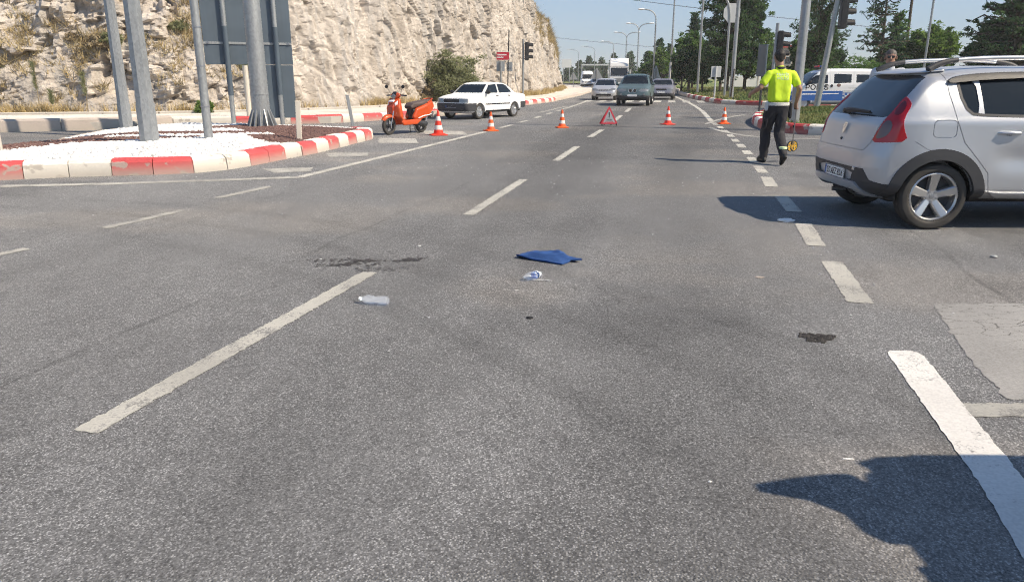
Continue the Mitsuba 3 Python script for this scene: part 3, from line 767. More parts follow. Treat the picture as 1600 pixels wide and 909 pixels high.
def wheel(parent, x, y, R, w, side, rim_r, spokes=5, style='alloy', cap='steel', rim_mat='alloy', detail=True):
    """tyre with its rim; side +1 = outer face towards +y"""
    h = w / 2
    prof = [(rim_r, -h * .75), (rim_r + .012, -h * .92), (R - .055, -h), (R - .018, -h * .93), (R - .004, -h * .72), (R, -h * .5), (R, -h * .30), (R - .009, -h * .28), (R - .009, -h * .22), (R, -h * .2), (R, h * .2), (R - .009, h * .22), (R - .009, h * .28), (R, h * .3), (R, h * .5), (R - .004, h * .72), (R - .018, h * .93), (R - .055, h), (rim_r + .012, h * .92), (rim_r, h * .75), (rim_r, -h * .75)]
    t = lathe(prof, 56 if detail else 28, 'y')
    t.apply_translation((x, y, R))
    wk = obj('wheel', t, 'tyre', parent, smooth=40)
    # rim: barrel, dished back and spokes
    barrel = lathe([(rim_r + .002, -h * .8), (rim_r + .002, h * .80), (rim_r - .012, h * .86), (rim_r - .022, h * .72), (rim_r - .026, -h * .7), (0.02, -h * .7), (0.02, -h * .8), (rim_r + .002, -h * .8)], 48 if detail else 24, 'y')
    pieces = [barrel] if style != 'alloy' else [lathe([(rim_r + .002, -h * .8), (rim_r + .002, h * .80), (rim_r - .010, h * .87), (rim_r - .022, h * .72), (rim_r - .026, -h * .7), (rim_r + .002, -h * .8)], 48, 'y')]
    if style == 'alloy':
        for k in range(spokes):
            a = 2 * np.pi * k / spokes + .3
            w0, w1 = .034, .047
            P = []
            for rr, ww, hh in ((.045, w0, .30), (rim_r * .55, w0 * .8, .52), (rim_r - .012, w1, .74)):
                for sx in (-1, 1):
                    P += [[rr, sx * ww, h * hh], [rr, sx * ww * .72, h * hh + .012], [rr, sx * ww * 1.1, h * hh - .045]]
            sp = trimesh.convex.convex_hull(np.array(P))
            sp = trimesh.Trimesh(np.column_stack([sp.vertices[:, 0] * np.cos(a) - sp.vertices[:, 1] * np.sin(a), sp.vertices[:, 2], sp.vertices[:, 0] * np.sin(a) + sp.vertices[:, 1] * np.cos(a)]), sp.faces, process=False)
            sp.invert()
            pieces.append(sp)
        pieces.append(lathe([(0, -h * .1), (.075, -h * .1), (.075, h * .36), (.066, h * .44), (.0, h * .44)], 30, 'y'))
        bk = lathe([(0, -h * .2), (rim_r - .028, -h * .2), (rim_r - .028, -h * .35), (0, -h * .35), (0, -h * .2)], 40, 'y')
        nuts = cat_([lathe([(0, h * .40), (.011, h * .40), (.011, h * .52), (0, h * .52)], 10, 'y').apply_translation((.05 * np.cos(a), 0, .05 * np.sin(a))) for a in np.arange(5) * 2 * np.pi / 5 + .9] + [lathe([(0, h * .4), (.028, h * .4), (.024, h * .5), (0, h * .52)], 20, 'y')])
    elif style == 'cap':
        pieces.append(lathe([(0, h * .5), (.06, h * .62), (rim_r * .6, h * .55), (rim_r - .02, h * .70), (rim_r - .02, h * .55), (0, h * .4)], 40, 'y'))
        for k in range(12):
            a = 2 * np.pi * k / 12
            b = box(rim_r * .45, .02, .02); b.apply_translation((rim_r * .66, h * .66, 0))
            b.apply_transform(trimesh.transformations.rotation_matrix(a, [0, 1, 0])); pieces.append(b)
    def put(m):
        if side < 0: m = flip(m)
        m = m.copy(); m.apply_translation((x, y, R)); return m
    obj('rim', put(cat_(pieces)), rim_mat, wk, smooth=25)
    if style == 'alloy':
        obj('brake_disc', put(bk), 'trim_plastic', wk)
        obj('hub', put(nuts), 'steel', wk, smooth=30)
    return wk

def plate(parent, text, c, w, h, tf, m='plate_white'):
    """number plate: board and letters, built facing +z in xy and moved by tf"""
    b = box(w, h, .006, (0, 0, 0), bev=.002); b.apply_transform(tf)
    pk = obj('number_plate', b, m, parent)
    if text:
        t = meshkit.text_mesh(text, h * .58, .002, bold=True)
        sx = min(1.0, w * .82 / t.extents[0])
        t.apply_transform(np.diag([sx, 1, 1, 1]))
        e = t.bounds.mean(0); t.apply_translation((-e[0] + .012, -e[1], .0032)); t.apply_transform(tf)
        obj('lettering', t, 'print_black', pk)
        f = cat_([box(w, .004, .002, (0, s * (h / 2 - .004), .0038)) for s in (-1, 1)] + [box(.004, h, .002, (s * (w / 2 - .004), 0, .0038)) for s in (-1, 1)]); f.apply_transform(tf)
        obj('rim_line', f, 'print_black', pk)
        e = box(.03, h * .86, .002, (-w / 2 + .022, 0, .0038)); e.apply_transform(tf)
        obj('country_band', e, 'paint_blue', pk)
    return pk

# ---- silver hatchback: x forward from the rear axle, y left, z up
def make_hatch(loc, rz, label):
    c = thing('hatchback_car', label, 'car', loc, rz)
    top = [(-.665, .60), (-.655, .70), (-.632, .775), (-.60, .86), (-.555, 1.00), (-.50, 1.085), (-.37, 1.235), (-.25, 1.37), (-.15, 1.468), (-.085, 1.508), (.02, 1.53), (.2, 1.552), (.6, 1.570), (1.1, 1.568), (1.5, 1.535), (1.8, 1.46), (2.15, 1.25), (2.5, 1.045), (2.75, .985), (3.1, .90), (3.28, .80), (3.37, .66), (3.39, .5)]
    bot = [(-.665, .585), (-.65, .44), (-.60, .34), (-.48, .29), (0, .27), (1.2, .25), (2.6, .25), (3.2, .24), (3.34, .30), (3.39, .48)]
    def W(x, z):
        w = .872 - .010 * np.clip((.55 - z) / .3, 0, 1) ** 2
        w = w - .020 * np.exp(-((z - .70) / .10) ** 2) * np.clip((x - .45) / .25, 0, 1)           # hollow of the doors
        t = np.clip(z - 1.06, 0, 1)
        w = w - .33 * t - .35 * t * t - .012 * np.clip((z - 1.03) / .05, 0, 1)
        w = w - .085 * np.clip((-.15 - x) / .5, 0, 1) ** 1.7 - .22 * np.clip((x - 2.5) / .9, 0, 1) ** 2
        fl = np.exp(-((x - 0) / .45) ** 2) + np.exp(-((x - 2.588) / .45) ** 2)
        return w + .016 * fl * np.clip((1.0 - z) / .3, 0, 1)
    def rnd(x, z):
        return .15 - .04 * np.clip((z - 1.2) / .3, 0, 1) + .06 * np.clip((-.3 - x) / .3, 0, 1) * np.clip((.95 - z) / .3, 0, 1) - .06 * np.clip((-.0 - x) / .2, 0, 1) * np.clip((z - .95) / .15, 0, 1)
    B = Body(top, bot, W, rnd, 4.2, 150, 60)
    big = 1.2
    # openings
    win_rear_door = [(.34, 1.455), (.365, 1.118), (1.02, 1.10), (1.02, 1.49), (.6, 1.483)]
    win_quarter = [(.155, 1.37), (.17, 1.26), (.205, 1.165), (.25, 1.13), (.325, 1.12), (.302, 1.452), (.13, 1.432)]
    win_front = [(1.10, 1.49), (1.10, 1.098), (2.12, 1.075), (2.02, 1.17), (1.68, 1.42), (1.52, 1.47)]
    rear_win = [(-.62, 1.075), (.62, 1.075), (.665, 1.09), (.665, 1.2), (.635, 1.36), (.60, 1.452), (.50, 1.475), (-.50, 1.475), (-.60, 1.452), (-.635, 1.36), (-.665, 1.2), (-.665, 1.09)]
    r_side = M_both(win_rear_door, .35, big, 0) + M_both(win_quarter, .35, big, 1) + M_both(win_front, .35, big, 0)
    r_rear = M_yz(rear_win, -.9, .12)
    r_front = M_yz([(-.66, 1.04), (.66, 1.04), (.60, 1.43), (-.60, 1.43)], 1.66, 2.9)
    arches = None
    for ax in (0, 2.588):
        for s in (-1, 1):
            q = M_cyl(ax, .325, .368, .62 if s > 0 else -big, big if s > 0 else -.62)
            arches = q if arches is None else arches + q
    # lamps: seen on the corner, an outline in the plane across the diagonal
    def lamp_region(pts, s):
        m = prism(Polygon(chaikin(pts, 1, True)), 1.0, .45)              # u, z outline; depth along the diagonal
        v = m.vertices
        u, d = v[:, 0], v[:, 2]                                          # u runs round the corner from the tailgate to the flank, d outwards
        m.vertices = np.column_stack([(u - d) * math.sqrt(.5), s * (u + d) * math.sqrt(.5), v[:, 1]])
        if s < 0: m.invert()
        M = man(m)
        if M.volume() < 0: m.invert(); M = man(m)
        half = man(box(1.1, 1.0, 3, (-.55, s * .8, 1)))
        return M ^ half
    lamp_pts = [(.030, .838), (.07, .93), (.12, 1.05), (.18, 1.15), (.225, 1.285), (.30, 1.245), (.340, 1.20), (.318, 1.09), (.328, .99), (.375, .862), (.2, .845)]
    lamps = lamp_region(lamp_pts, 1) + lamp_region(lamp_pts, -1)
    blk = M_yz([(-.62, .575), (.62, .575), (.70, .47), (1.0, .41), (1.0, .1), (-1.0, .1), (-1.0, .41), (-.70, .47)], -.9, -.25)
    recess = M_yz([(-.40, .415), (.40, .415), (.46, .55), (-.46, .55)], -.9, -.3, 1)
    cut = r_side + r_rear + r_front + lamps + blk
    shell = B.solid() - arches
    shell = shell - (cut - B.solid(-.014))
    # seams: tailgate, doors, flap, bumper
    rear_seam = M_yz(list(np.array(Polygon([(-.69, 1.5), (-.665, 1.09), (-.62, .84), (-.56, .752), (.56, .752), (.62, .84), (.665, 1.09), (.69, 1.5)]).exterior.buffer(.004).exterior.coords)), -.9, -.28) - M_yz([(-.686, 1.5), (-.661, 1.09), (-.616, .844), (-.557, .756), (.557, .756), (.616, .844), (.661, 1.09), (.686, 1.5)], -1, -.2)
    seams = rear_seam
    for s in (-1, 1):
        y0, y1 = (.3, big) if s > 0 else (-big, -.3)
        seams = seams + M_line([(.02, 1.54), (.045, 1.3), (.11, 1.05), (.20, .85), (.36, .68), (.47, .56), (.50, .40), (.52, .36), (1.06, .35), (1.06, 1.5)], .008, y0, y1)
        seams = seams + M_line([(1.06, .35), (2.2, .34), (2.2, 1.02)], .008, y0, y1)
        seams = seams + M_line([(-.27, .862), (-.15, .79), (-.02, .745)], .006, y0, y1)
    fl = Polygon([(-.11, .90), (.11, .90), (.11, 1.06), (-.11, 1.06)]).buffer(-.04).buffer(.04)
    for s in (-1,):
        ring = fl.exterior.buffer(.004)
        seams = seams + man(to_xz(prism(ring, 1), -big - .3))
    shell = shell - (seams - B.solid(-.011))
    obj('body', unman(shell), 'paint_silver', c, smooth=28)
    obj('rear_window', B.patch(r_rear, -.003, .02), 'glass_dusty', c, smooth=28)
    for s in (-1, 1):
        side = man(box(6, 1, 3, (1.5, s * .7, 1)))
        for p, nm in ((win_quarter, 'quarter_window'), (win_rear_door, 'rear_door_window'), (win_front, 'front_door_window')):
            obj(nm, B.patch(M_both(p, .35, big, 1 if p is win_quarter else 0) ^ side, -.008, .02), 'glass_tint', c, smooth=28)
        obj('window_trim', B.patch((M_line([(.13, 1.44), (.155, 1.27), (.2, 1.165), (.255, 1.118), (.36, 1.108), (1.02, 1.09), (2.1, 1.066)], .026, .35, big) if s > 0 else M_line([(.13, 1.44), (.155, 1.27), (.2, 1.165), (.255, 1.118), (.36, 1.108), (1.02, 1.09), (2.1, 1.066)], .026, -big, -.35)), .003, .012), 'trim_plastic', c, smooth=28)
        obj('window_pillar', B.patch((M_line([(.318, 1.46), (.342, 1.12)], .03, .35, big) if s > 0 else M_line([(.318, 1.46), (.342, 1.12)], .03, -big, -.35)), -.001, .012), 'sign_grey', c, smooth=28)
        wd = [(.03, 1.428), (.06, 1.402), (.16, 1.412), (.4, 1.435), (.9, 1.455), (1.4, 1.43), (1.4, 1.47), (.9, 1.512), (.4, 1.497), (.14, 1.47)]
        obj('wind_deflector', B.patch(M_xz(wd, .35, big, 1) if s > 0 else M_xz(wd, -big, -.35, 1), .026, .03), 'black_plastic', c, smooth=28)
        lk = obj('tail_light', B.patch(lamp_region(lamp_pts, s), .006, .03), 'lens_red', c, smooth=28)
        uv = [(.07, .872), (.092, .95), (.135, 1.04), (.18, 1.06), (.225, 1.03), (.23, .96), (.17, .89)]
        obj('clear_lens', B.patch(lamp_region(uv, s), .0085, .006), 'lens_clear', lk, smooth=28)
        ud = [(.19, 1.12), (.235, 1.245), (.29, 1.22), (.295, 1.14), (.25, 1.10)]
        obj('upper_lens', B.patch(lamp_region(ud, s), .0085, .006), 'lens_red_dark', lk, smooth=28)
    obj('front_window', B.patch(r_front, -.004, .02), 'glass_dark', c, smooth=28)
    # lower black bumper, recess with the plate, grey skid plate
    bm = (B.solid(.004) ^ blk) - arches - B.solid(-.03)
    bm = bm - (recess - B.solid(-.026))
    bk = obj('rear_bumper', unman(bm), 'trim_plastic', c, smooth=28)
    obj('plate_recess', B.patch(recess, -.022, .01), 'black_plastic', bk, smooth=28)
    sk = M_yz([(-.50, .43), (.50, .43), (.57, .37), (.68, .25), (.54, .25), (.44, .345), (-.44, .345), (-.54, .25), (-.68, .25), (-.57, .37)], -.9, -.40)
    obj('skid_plate', B.patch(sk, .028, .045), 'paint_silver', bk, smooth=28)
    # front bumper and lamps (they face away from the photograph's camera)
    fb = M_yz([(-.9, .48), (.9, .48), (.9, .1), (-.9, .1)], 3.05, 3.6)
    obj('front_bumper', unman((B.solid(.004) ^ fb) - arches - B.solid(-.03)), 'trim_plastic', c, smooth=28)
    for s in (-1, 1):
        obj('headlight', B.patch(M_yz([(s * .42, .70), (s * .86, .70), (s * .86, .86), (s * .45, .82)], 2.9, 3.6), .004, .02), 'lens_head', c, smooth=28)
    obj('grille', B.patch(M_yz([(-.36, .66), (.36, .66), (.36, .76), (-.36, .76)], 2.9, 3.6), .004, .02), 'black_plastic', c, smooth=28)
    a = math.atan2(1.085 - .86, -.50 + .60)
    tf = np.eye(4); R = np.eye(4); R[:3, 0] = (0, -1, 0); R[:3, 1] = (.06, 0, .998); R[:3, 2] = (-.998, 0, .06); R[:3, 3] = (-.662, -.03, .485)
    plate(c, '10 AEZ 816', None, .50, .112, R)
    # arches, sills
    for ax in (0, 2.588):
        for s in (-1, 1):
            y0, y1 = (.6, big) if s > 0 else (-big, -.6)
            ring = M_cyl(ax, .325, .468, y0, y1) - M_cyl(ax, .325, .362, y0 - .1, y1 + .1)
            ring = ring ^ man(box(3, 4, 2, (ax, 0, 1.26)))
            obj('wheel_arch_trim', B.patch(ring, .014, .035), 'trim_plastic', c, smooth=28)
            liner = lathe([(.372, -.22), (.372, .22), (.366, .22), (.366, -.20), (0.05, -.20), (.05, -.22), (.372, -.22)], 40, 'y')
            if s < 0: liner = flip(liner)
            L = unman(man(liner) ^ man(box(1, 1, 1, (0, 0, .45))))
            L.apply_translation((ax, s * .60, .325))
            obj('wheel_housing', L, 'rubber', c, smooth=28)
    for s in (-1, 1):
        sl = M_xz([(.47, .385), (.62, .305), (2.1, .295), (2.15, .36), (.62, .36)], .6 if s > 0 else -big, big if s > 0 else -.6)
        obj('sill_trim', B.patch(sl, .024, .05), 'paint_silver', c, smooth=28)
        hd = tube([(.50, 0, 0), (.53, .028, .004), (.62, .036, .005), (.70, .03, .003), (.725, 0, 0)], [.011, .017, .02, .016, .01], 10)
        hd.apply_transform(np.diag([1, s, 1, 1])); hd.apply_translation((0, s * .862, .94))
        if s < 0: hd.invert()
        obj('door_handle', hd, 'paint_silver', c, smooth=40)
        cup = trimesh.creation.icosphere(2); cup.apply_transform(np.diag([.09, .012, .04, 1])); cup.apply_translation((.61, s * .862, .935))
        obj('handle_recess', cup, 'trim_plastic', c, smooth=True)
        rail = np.array([(-.08, .545, 1.525), (-.02, .535, 1.563), (.10, .53, 1.605), (.30, .525, 1.628), (.8, .52, 1.642), (1.2, .52, 1.625), (1.38, .525, 1.59), (1.46, .535, 1.54)]); rail[:, 1] *= s
        rl = resample(chaikin(rail, 3), .02)
        cut_i = [k for k in range(len(rl)) if rl[k, 0] < .215], [k for k in range(len(rl)) if .17 < rl[k, 0] < 1.22], [k for k in range(len(rl)) if rl[k, 0] > 1.18]
        def bar(p):
            q = tube(p, .0235, 12); cc = q.vertices.copy()
            return trimesh.Trimesh(cc, q.faces, process=False)
        rk = obj('roof_rail', bar(rl[cut_i[1]]), 'alloy', c, smooth=40)
        for part in (cut_i[0], cut_i[2]):
            p = rl[part]; q = tube(p, np.linspace(.034, .0245, len(p)) if p[0, 0] < 0 else np.linspace(.0245, .034, len(p)), 10)
            obj('rail_end', q, 'trim_plastic', rk, smooth=40)
        obj('mirror', cat_([xform(trimesh.creation.icosphere(3), t=(1.92, s * .99, 1.10), s=1) if False else xform(trimesh.creation.icosphere(3), s=(.07, .115, .075), t=(1.93, s * .98, 1.10)), cyl((1.93, s * .84, 1.05), (1.93, s * .93, 1.08), .025)]), 'black_plastic', c, smooth=40)
    # spoiler lip, wiper, badge, lock, exhaust
    spl = Body([(-.19, 1.494), (-.13, 1.520), (-.03, 1.535), (.10, 1.545)], [(-.19, 1.488), (-.1, 1.484), (.0, 1.49), (.10, 1.50)], lambda x, z: .57 - .25 * np.clip((-.11 - x) / .08, 0, 1) ** 2, .03, 4, 20, 8)
    obj('spoiler', spl.base, 'paint_silver', c, smooth=35)
    wy = 0.03
    wp = tube([(-.535, wy + .11, 1.115), (-.545, wy + .05, 1.12), (-.53, wy - .1, 1.128), (-.515, wy - .40, 1.122)], [.026, .032, .020, .012], 8)
    wk = obj('rear_wiper', cat_([wp, cyl((-.50, wy + .09, 1.10), (-.575, wy + .09, 1.115), .03, .026)]), 'black_plastic', c, smooth=40)
    obj('blade', tube([(-.512, wy + .12, 1.108), (-.505, wy - .42, 1.108)], .009, 6), 'rubber', wk)
    bp = Polygon([(-.038, .055), (.038, .055), (.034, .01), (.02, -.035), (0, -.06), (-.02, -.035), (-.034, .01)])
    bdg = cat_([prism(bp.difference(bp.buffer(-.010)), .008), prism(Polygon([(-.028, .035), (.028, .035), (.006, -.045), (-.006, -.045)]).difference(Polygon([(-.014, .025), (.014, .025), (0, -.025)])), .007)])
    a = math.atan2(.555 - .62, 1.0 - .80)
    Rb = np.eye(4); Rb[:3, 0] = (0, -1, 0); Rb[:3, 1] = (.26, 0, .966); Rb[:3, 2] = (-.966, 0, .26); Rb[:3, 3] = (-.588, 0.0, .94)
    bdg.apply_transform(Rb)
    obj('badge', bdg, 'chrome', c, label='silver shield shaped badge on the tailgate')
    lk = cyl((-.55, 0, .83), (-.622, 0, .828), .014); obj('lock', lk, 'black_plastic', c, smooth=40)
    obj('exhaust', tube([(-.35, .36, .24), (-.50, .38, .235)], .025, 12), 'steel', c, smooth=40)
    obj('underbody', box(3.3, 1.25, .12, (1.3, 0, .3), bev=.03), 'rubber', c)
    for ax in (0, 2.588):
        for s in (-1, 1): wheel(c, ax, s * .765, .325, .205, s, .236, 5)
    obj('tow_eye_cover', box(.012, .05, .035, (-.655, -.47, .56), bev=.004), 'alloy', c)
    return c
hatch = make_hatch((4.16, 8.09, 0), math.radians(-1.0), 'silver hatchback with roof rails and dusty rear window standing across the right lane')
# ---- the other vehicles, by one builder: side outline, window outlines, front pieces
def make_car(name, label, cat, loc, rz, scale, S):
    c = thing(name, label, cat, loc, rz, scale=scale)
    hw, belt = S['hw'], S['belt']
    def W(x, z):
        t = np.clip(z - belt, 0, 1)
        w = hw - .012 * np.clip(t / .03, 0, 1) - S.get('tumble', .38) * t - .02 * np.clip((.45 - z) / .25, 0, 1) ** 2
        xf = S['top'][-1][0]; xr = S['top'][0][0]
        return w - S.get('nose', .10) * np.clip((x - (xf - .6)) / .6, 0, 1) ** 2 - .07 * np.clip((xr + .5 - x) / .5, 0, 1) ** 2
    B = Body(S['top'], S['bot'], W, S.get('r', .13), S.get('m', 4.5), S.get('nu', 70), S.get('nv', 30))
    big = 1.6
    R = S['R']; wb = S['wb']
    arches = None
    for ax in (0, wb):
        for s in (-1, 1):
            q = M_cyl(ax, R, R + .045, hw - .26 if s > 0 else -big, big if s > 0 else -hw + .26, 32)
            arches = q if arches is None else arches + q
    cut = None
    def add(M):
        nonlocal cut
        cut = M if cut is None else cut + M
        return M
    sides = [add(M_both(p, .3, big)) for p in S['windows']]
    ws = add(M_yz(S['windscreen'], *S['ws_x']))
    rw = add(M_yz(S['rear_glass'], *S['rg_x'])) if 'rear_glass' in S else None
    xn = S['top'][-1][0]
    fr = (xn - .75, xn + .3)
    heads = [add(M_yz(S['head'], *fr)), add(M_yz(mirror_y(S['head']), *fr))]
    gr = [add(M_yz(p, *fr)) for p in S.get('grille', [])]
    shell = (B.solid() - arches) - (cut - B.solid(-.014))
    for p in S.get('seams', []):
        shell = shell - ((M_line(p, .010, .3, big) + M_line(p, .010, -big, -.3)) - B.solid(-.012))
    body = obj('body', unman(shell), S['paint'], c, smooth=28)
    for q, nm in zip(sides, S.get('win_names', ['side_window'] * 9)):
        for s in (-1, 1):
            obj(nm, B.patch(q ^ man(box(8, 1.6, 5, (1, s * .8, 1))), -.008, .02), 'glass_dark', c, smooth=28)
    obj('windscreen', B.patch(ws, -.006, .02), 'glass_tint', c, smooth=28)
    if rw is not None: obj('rear_window', B.patch(rw, -.006, .02), 'glass_dark', c, smooth=28)
    for h in heads: obj('headlight', B.patch(h, .004, .02), 'lens_head', c, smooth=28)
    for g in gr: obj('grille', B.patch(g, -.004, .02), 'black_plastic', c, smooth=28)
    for nm, reg, out, m in S.get('patches', []):
        M = reg() if callable(reg) else reg
        obj(nm, unman((B.solid(out) ^ M) - arches - B.solid(out - .03)), m, c, smooth=28)
    for ax in (0, wb):
        for s in (-1, 1):
            wheel(c, ax, s * (hw - .115), R, .20, s, S.get('rim', R - .10), 5, S.get('style', 'cap'), rim_mat=S.get('rim_mat', 'alloy'), detail=False)
    for s in (-1, 1):
        mx, mz = S['mirror']
        mk = xform(trimesh.creation.icosphere(2), s=(.06, .11, .075), t=(mx, s * (hw + .085), mz))
        obj('mirror', cat_([mk, cyl((mx, s * (hw - .09), mz - .05), (mx, s * (hw + .02), mz - .01), .022, n=6)]), S.get('mirror_mat', 'black_plastic'), c, smooth=40)
    for (x, z) in S.get('handles', []):
        for s in (-1, 1): obj('door_handle', box(.15, .03, .03, (x, s * (hw + .004), z), bev=.008), S.get('handle_mat', 'black_plastic'), c)
    if 'plate' in S:
        xz, text, mm = S['plate']
        Rm = np.eye(4); Rm[:3, 0] = (0, 1, 0); Rm[:3, 1] = (0, 0, 1); Rm[:3, 2] = (1, 0, 0); Rm[:3, 3] = (xz[0], S.get('plate_y', 0), xz[1])
        plate(c, text, None, .52, .115, Rm, mm)
    obj('underbody', box(S['top'][-1][0] - S['top'][0][0] - .5, hw * 1.5, .14, ((S['top'][-1][0] + S['top'][0][0]) / 2, 0, R + .02)), 'rubber', c)
    if 'extra' in S: S['extra'](c, B)
    return c

def heading(dx, dy): return math.atan2(dy, dx)

SEDAN = dict(hw=.81, belt=.97, R=.29, wb=2.42, m=6, r=.09, tumble=.36, paint='paint_car_white', rim_mat='alloy',
    top=[(-.95, .62), (-.945, .82), (-.88, .925), (-.5, .965), (-.18, .985), (.12, 1.16), (.40, 1.33), (.60, 1.375), (1.2, 1.40), (1.52, 1.378), (1.72, 1.31), (2.22, .985), (2.6, .935), (3.02, .865), (3.15, .825), (3.2, .74), (3.215, .52)],
    bot=[(-.95, .58), (-.93, .42), (-.7, .30), (0, .25), (2.4, .22), (3.0, .24), (3.19, .33), (3.215, .48)],
    windows=[[(1.19, 1.325), (1.19, .985), (2.06, .985), (1.98, 1.05), (1.66, 1.29)], [(.20, 1.0), (1.11, .985), (1.11, 1.325), (.62, 1.31), (.50, 1.27)]],
    win_names=['front_door_window', 'rear_door_window'],
    windscreen=[(-.68, .995), (.68, .995), (.58, 1.31), (-.58, 1.31)], ws_x=(1.6, 2.4), rear_glass=[(-.66, 1.02), (.66, 1.02), (.58, 1.30), (-.58, 1.30)], rg_x=(-.3, .5),
    head=[(.40, .64), (.745, .64), (.745, .79), (.40, .79)], grille=[[(-.385, .645), (.385, .645), (.385, .785), (-.385, .785)]],
    seams=[[(1.15, 1.34), (1.15, .36)], [(2.12, .99), (2.05, .36)], [(.30, .98), (.33, .68)]],
    patches=[('front_bumper', lambda: man(box(.75, 2, .30, (3.05, 0, .465))), .025, 'trim_plastic'), ('rear_bumper', lambda: man(box(.62, 2, .24, (-.75, 0, .49))), .025, 'trim_plastic'),
        ('side_strip', lambda: M_xz([(.36, .545), (2.03, .545), (2.03, .585), (.36, .585)], .6, 1.2) + M_xz([(.36, .545), (2.03, .545), (2.03, .585), (.36, .585)], -1.2, -.6), .012, 'black_plastic'),
        ('sill', lambda: M_xz([(.36, .2), (2.03, .2), (2.03, .33), (.36, .33)], .6, 1.2) + M_xz([(.36, .2), (2.03, .2), (2.03, .33), (.36, .33)], -1.2, -.6), .006, 'trim_plastic')],
    mirror=(2.0, 1.02), handles=[(1.27, .87), (.42, .87)], plate=((3.235, .49), '42 AEJ 757', 'plate_grey'))
make_car('sedan_car', 'white three box saloon with black bumpers stopped by the painted kerb near the cliff', 'car', (-0.52, 29.9, 0), heading(-.56, -.83), .93, SEDAN)

def suv_extra(c, B):
    for s in (-1, 1):
        lk = obj('fog_light', cyl((3.5, s * .62, .62), (3.665, s * .62, .62), .055, n=14), 'lens_head', c, smooth=40)
    obj('roof_rail', cat_([tube([(-.3, s * .60, 1.66), (.2, s * .60, 1.735), (.9, s * .60, 1.75), (1.45, s * .60, 1.70)], .02, 6) for s in (-1, 1)]), 'black_plastic', c)
    obj('grille_surround', cat_([tube([(3.60, s * .03, .90), (3.60, s * .20, .90), (3.625, s * .21, .80), (3.63, s * .17, .73), (3.63, s * .05, .73), (3.625, s * .02, .8), (3.60, s * .03, .90)], .012, 6) for s in (-1, 1)]), 'chrome', c, smooth=40)
SUV = dict(hw=.925, belt=1.10, R=.355, wb=2.82, m=4.2, r=.17, tumble=.40, paint='paint_teal', style='cap', rim=.25, nose=.13,
    top=[(-.90, .68), (-.885, .92), (-.82, 1.10), (-.60, 1.42), (-.40, 1.60), (-.1, 1.67), (.7, 1.715), (1.35, 1.70), (1.68, 1.62), (2.30, 1.19), (2.5, 1.125), (3.05, 1.06), (3.40, .985), (3.55, .90), (3.64, .72), (3.65, .55)],
    bot=[(-.90, .62), (-.86, .46), (-.6, .38), (0, .34), (2.8, .32), (3.4, .34), (3.6, .40), (3.65, .5)],
    windows=[[(1.15, 1.60), (1.15, 1.13), (2.15, 1.13), (2.05, 1.24), (1.62, 1.56)], [(.18, 1.58), (.10, 1.15), (1.07, 1.13), (1.07, 1.61)], [(-.52, 1.30), (-.40, 1.18), (.02, 1.16), (.10, 1.56), (-.35, 1.50)]],
    windscreen=[(-.74, 1.17), (.74, 1.17), (.62, 1.62), (-.62, 1.62)], ws_x=(1.45, 2.7), rear_glass=[(-.66, 1.12), (.66, 1.12), (.58, 1.56), (-.58, 1.56)], rg_x=(-1, -.2),
    head=[(.36, .80), (.50, .755), (.83, .78), (.86, .90), (.70, .925), (.40, .905)], grille=[[(.035, .745), (.17, .745), (.205, .80), (.19, .89), (.04, .89)], [(-.035, .745), (-.17, .745), (-.205, .80), (-.19, .89), (-.04, .89)]],
    seams=[[(1.11, 1.6), (1.11, .45)], [(2.2, 1.13), (2.2, .45)], [(.12, 1.5), (.1, 1.1), (.38, .75)]],
    patches=[('lower_bumper', lambda: man(box(.8, 2.2, .26, (3.45, 0, .44))), .012, 'trim_plastic'), ('rear_bumper', lambda: man(box(.5, 2.2, .3, (-.8, 0, .48))), .012, 'trim_plastic'),
        ('sill_trim', lambda: man(box(2.1, 2.4, .2, (1.41, 0, .40))), .012, 'trim_plastic')],
    mirror=(2.05, 1.16), mirror_mat='paint_teal', handles=[(1.25, 1.0), (.3, 1.0)], plate=((3.672, .575), '', 'plate_white'), extra=suv_extra)
make_car('suv_car', 'dark teal off-road car driving towards the warning triangle', 'car', (7.22, 43.95, 0), heading(-.24, -.97), .97, SUV)

HATCH2 = dict(hw=.86, belt=.98, R=.31, wb=2.6, m=4, r=.16, tumble=.40, paint='paint_silver', nose=.16,
    top=[(-.8, .62), (-.78, .85), (-.70, 1.0), (-.35, 1.30), (-.1, 1.42), (.6, 1.47), (1.2, 1.45), (1.55, 1.36), (2.25, 1.01), (2.5, .95), (3.05, .82), (3.3, .68), (3.36, .5)],
    bot=[(-.8, .58), (-.75, .38), (-.5, .30), (0, .25), (2.6, .22), (3.2, .22), (3.33, .30), (3.36, .45)],
    windows=[[(1.10, 1.38), (1.10, 1.01), (2.05, .99), (1.95, 1.07), (1.5, 1.33)], [(.05, 1.34), (-.05, 1.05), (1.03, 1.01), (1.03, 1.39)]],
    windscreen=[(-.70, 1.0), (.70, 1.0), (.56, 1.37), (-.56, 1.37)], ws_x=(1.3, 2.6), rear_glass=[(-.6, 1.03), (.6, 1.03), (.5, 1.36), (-.5, 1.36)], rg_x=(-1, -.0),
    head=[(.36, .63), (.80, .66), (.80, .80), (.58, .82), (.36, .72)], grille=[[(-.34, .64), (.34, .64), (.34, .71), (-.34, .71)], [(-.55, .30), (.55, .30), (.5, .42), (-.5, .42)]],
    patches=[], mirror=(2.0, 1.03), mirror_mat='black_plastic', plate=((3.368, .50), '', 'plate_white'))
make_car('hatchback_car', 'light silver car waiting beside the truck behind the teal off-road car', 'car', (6.75, 54.3, 0), heading(-.20, -.98), .97, HATCH2)
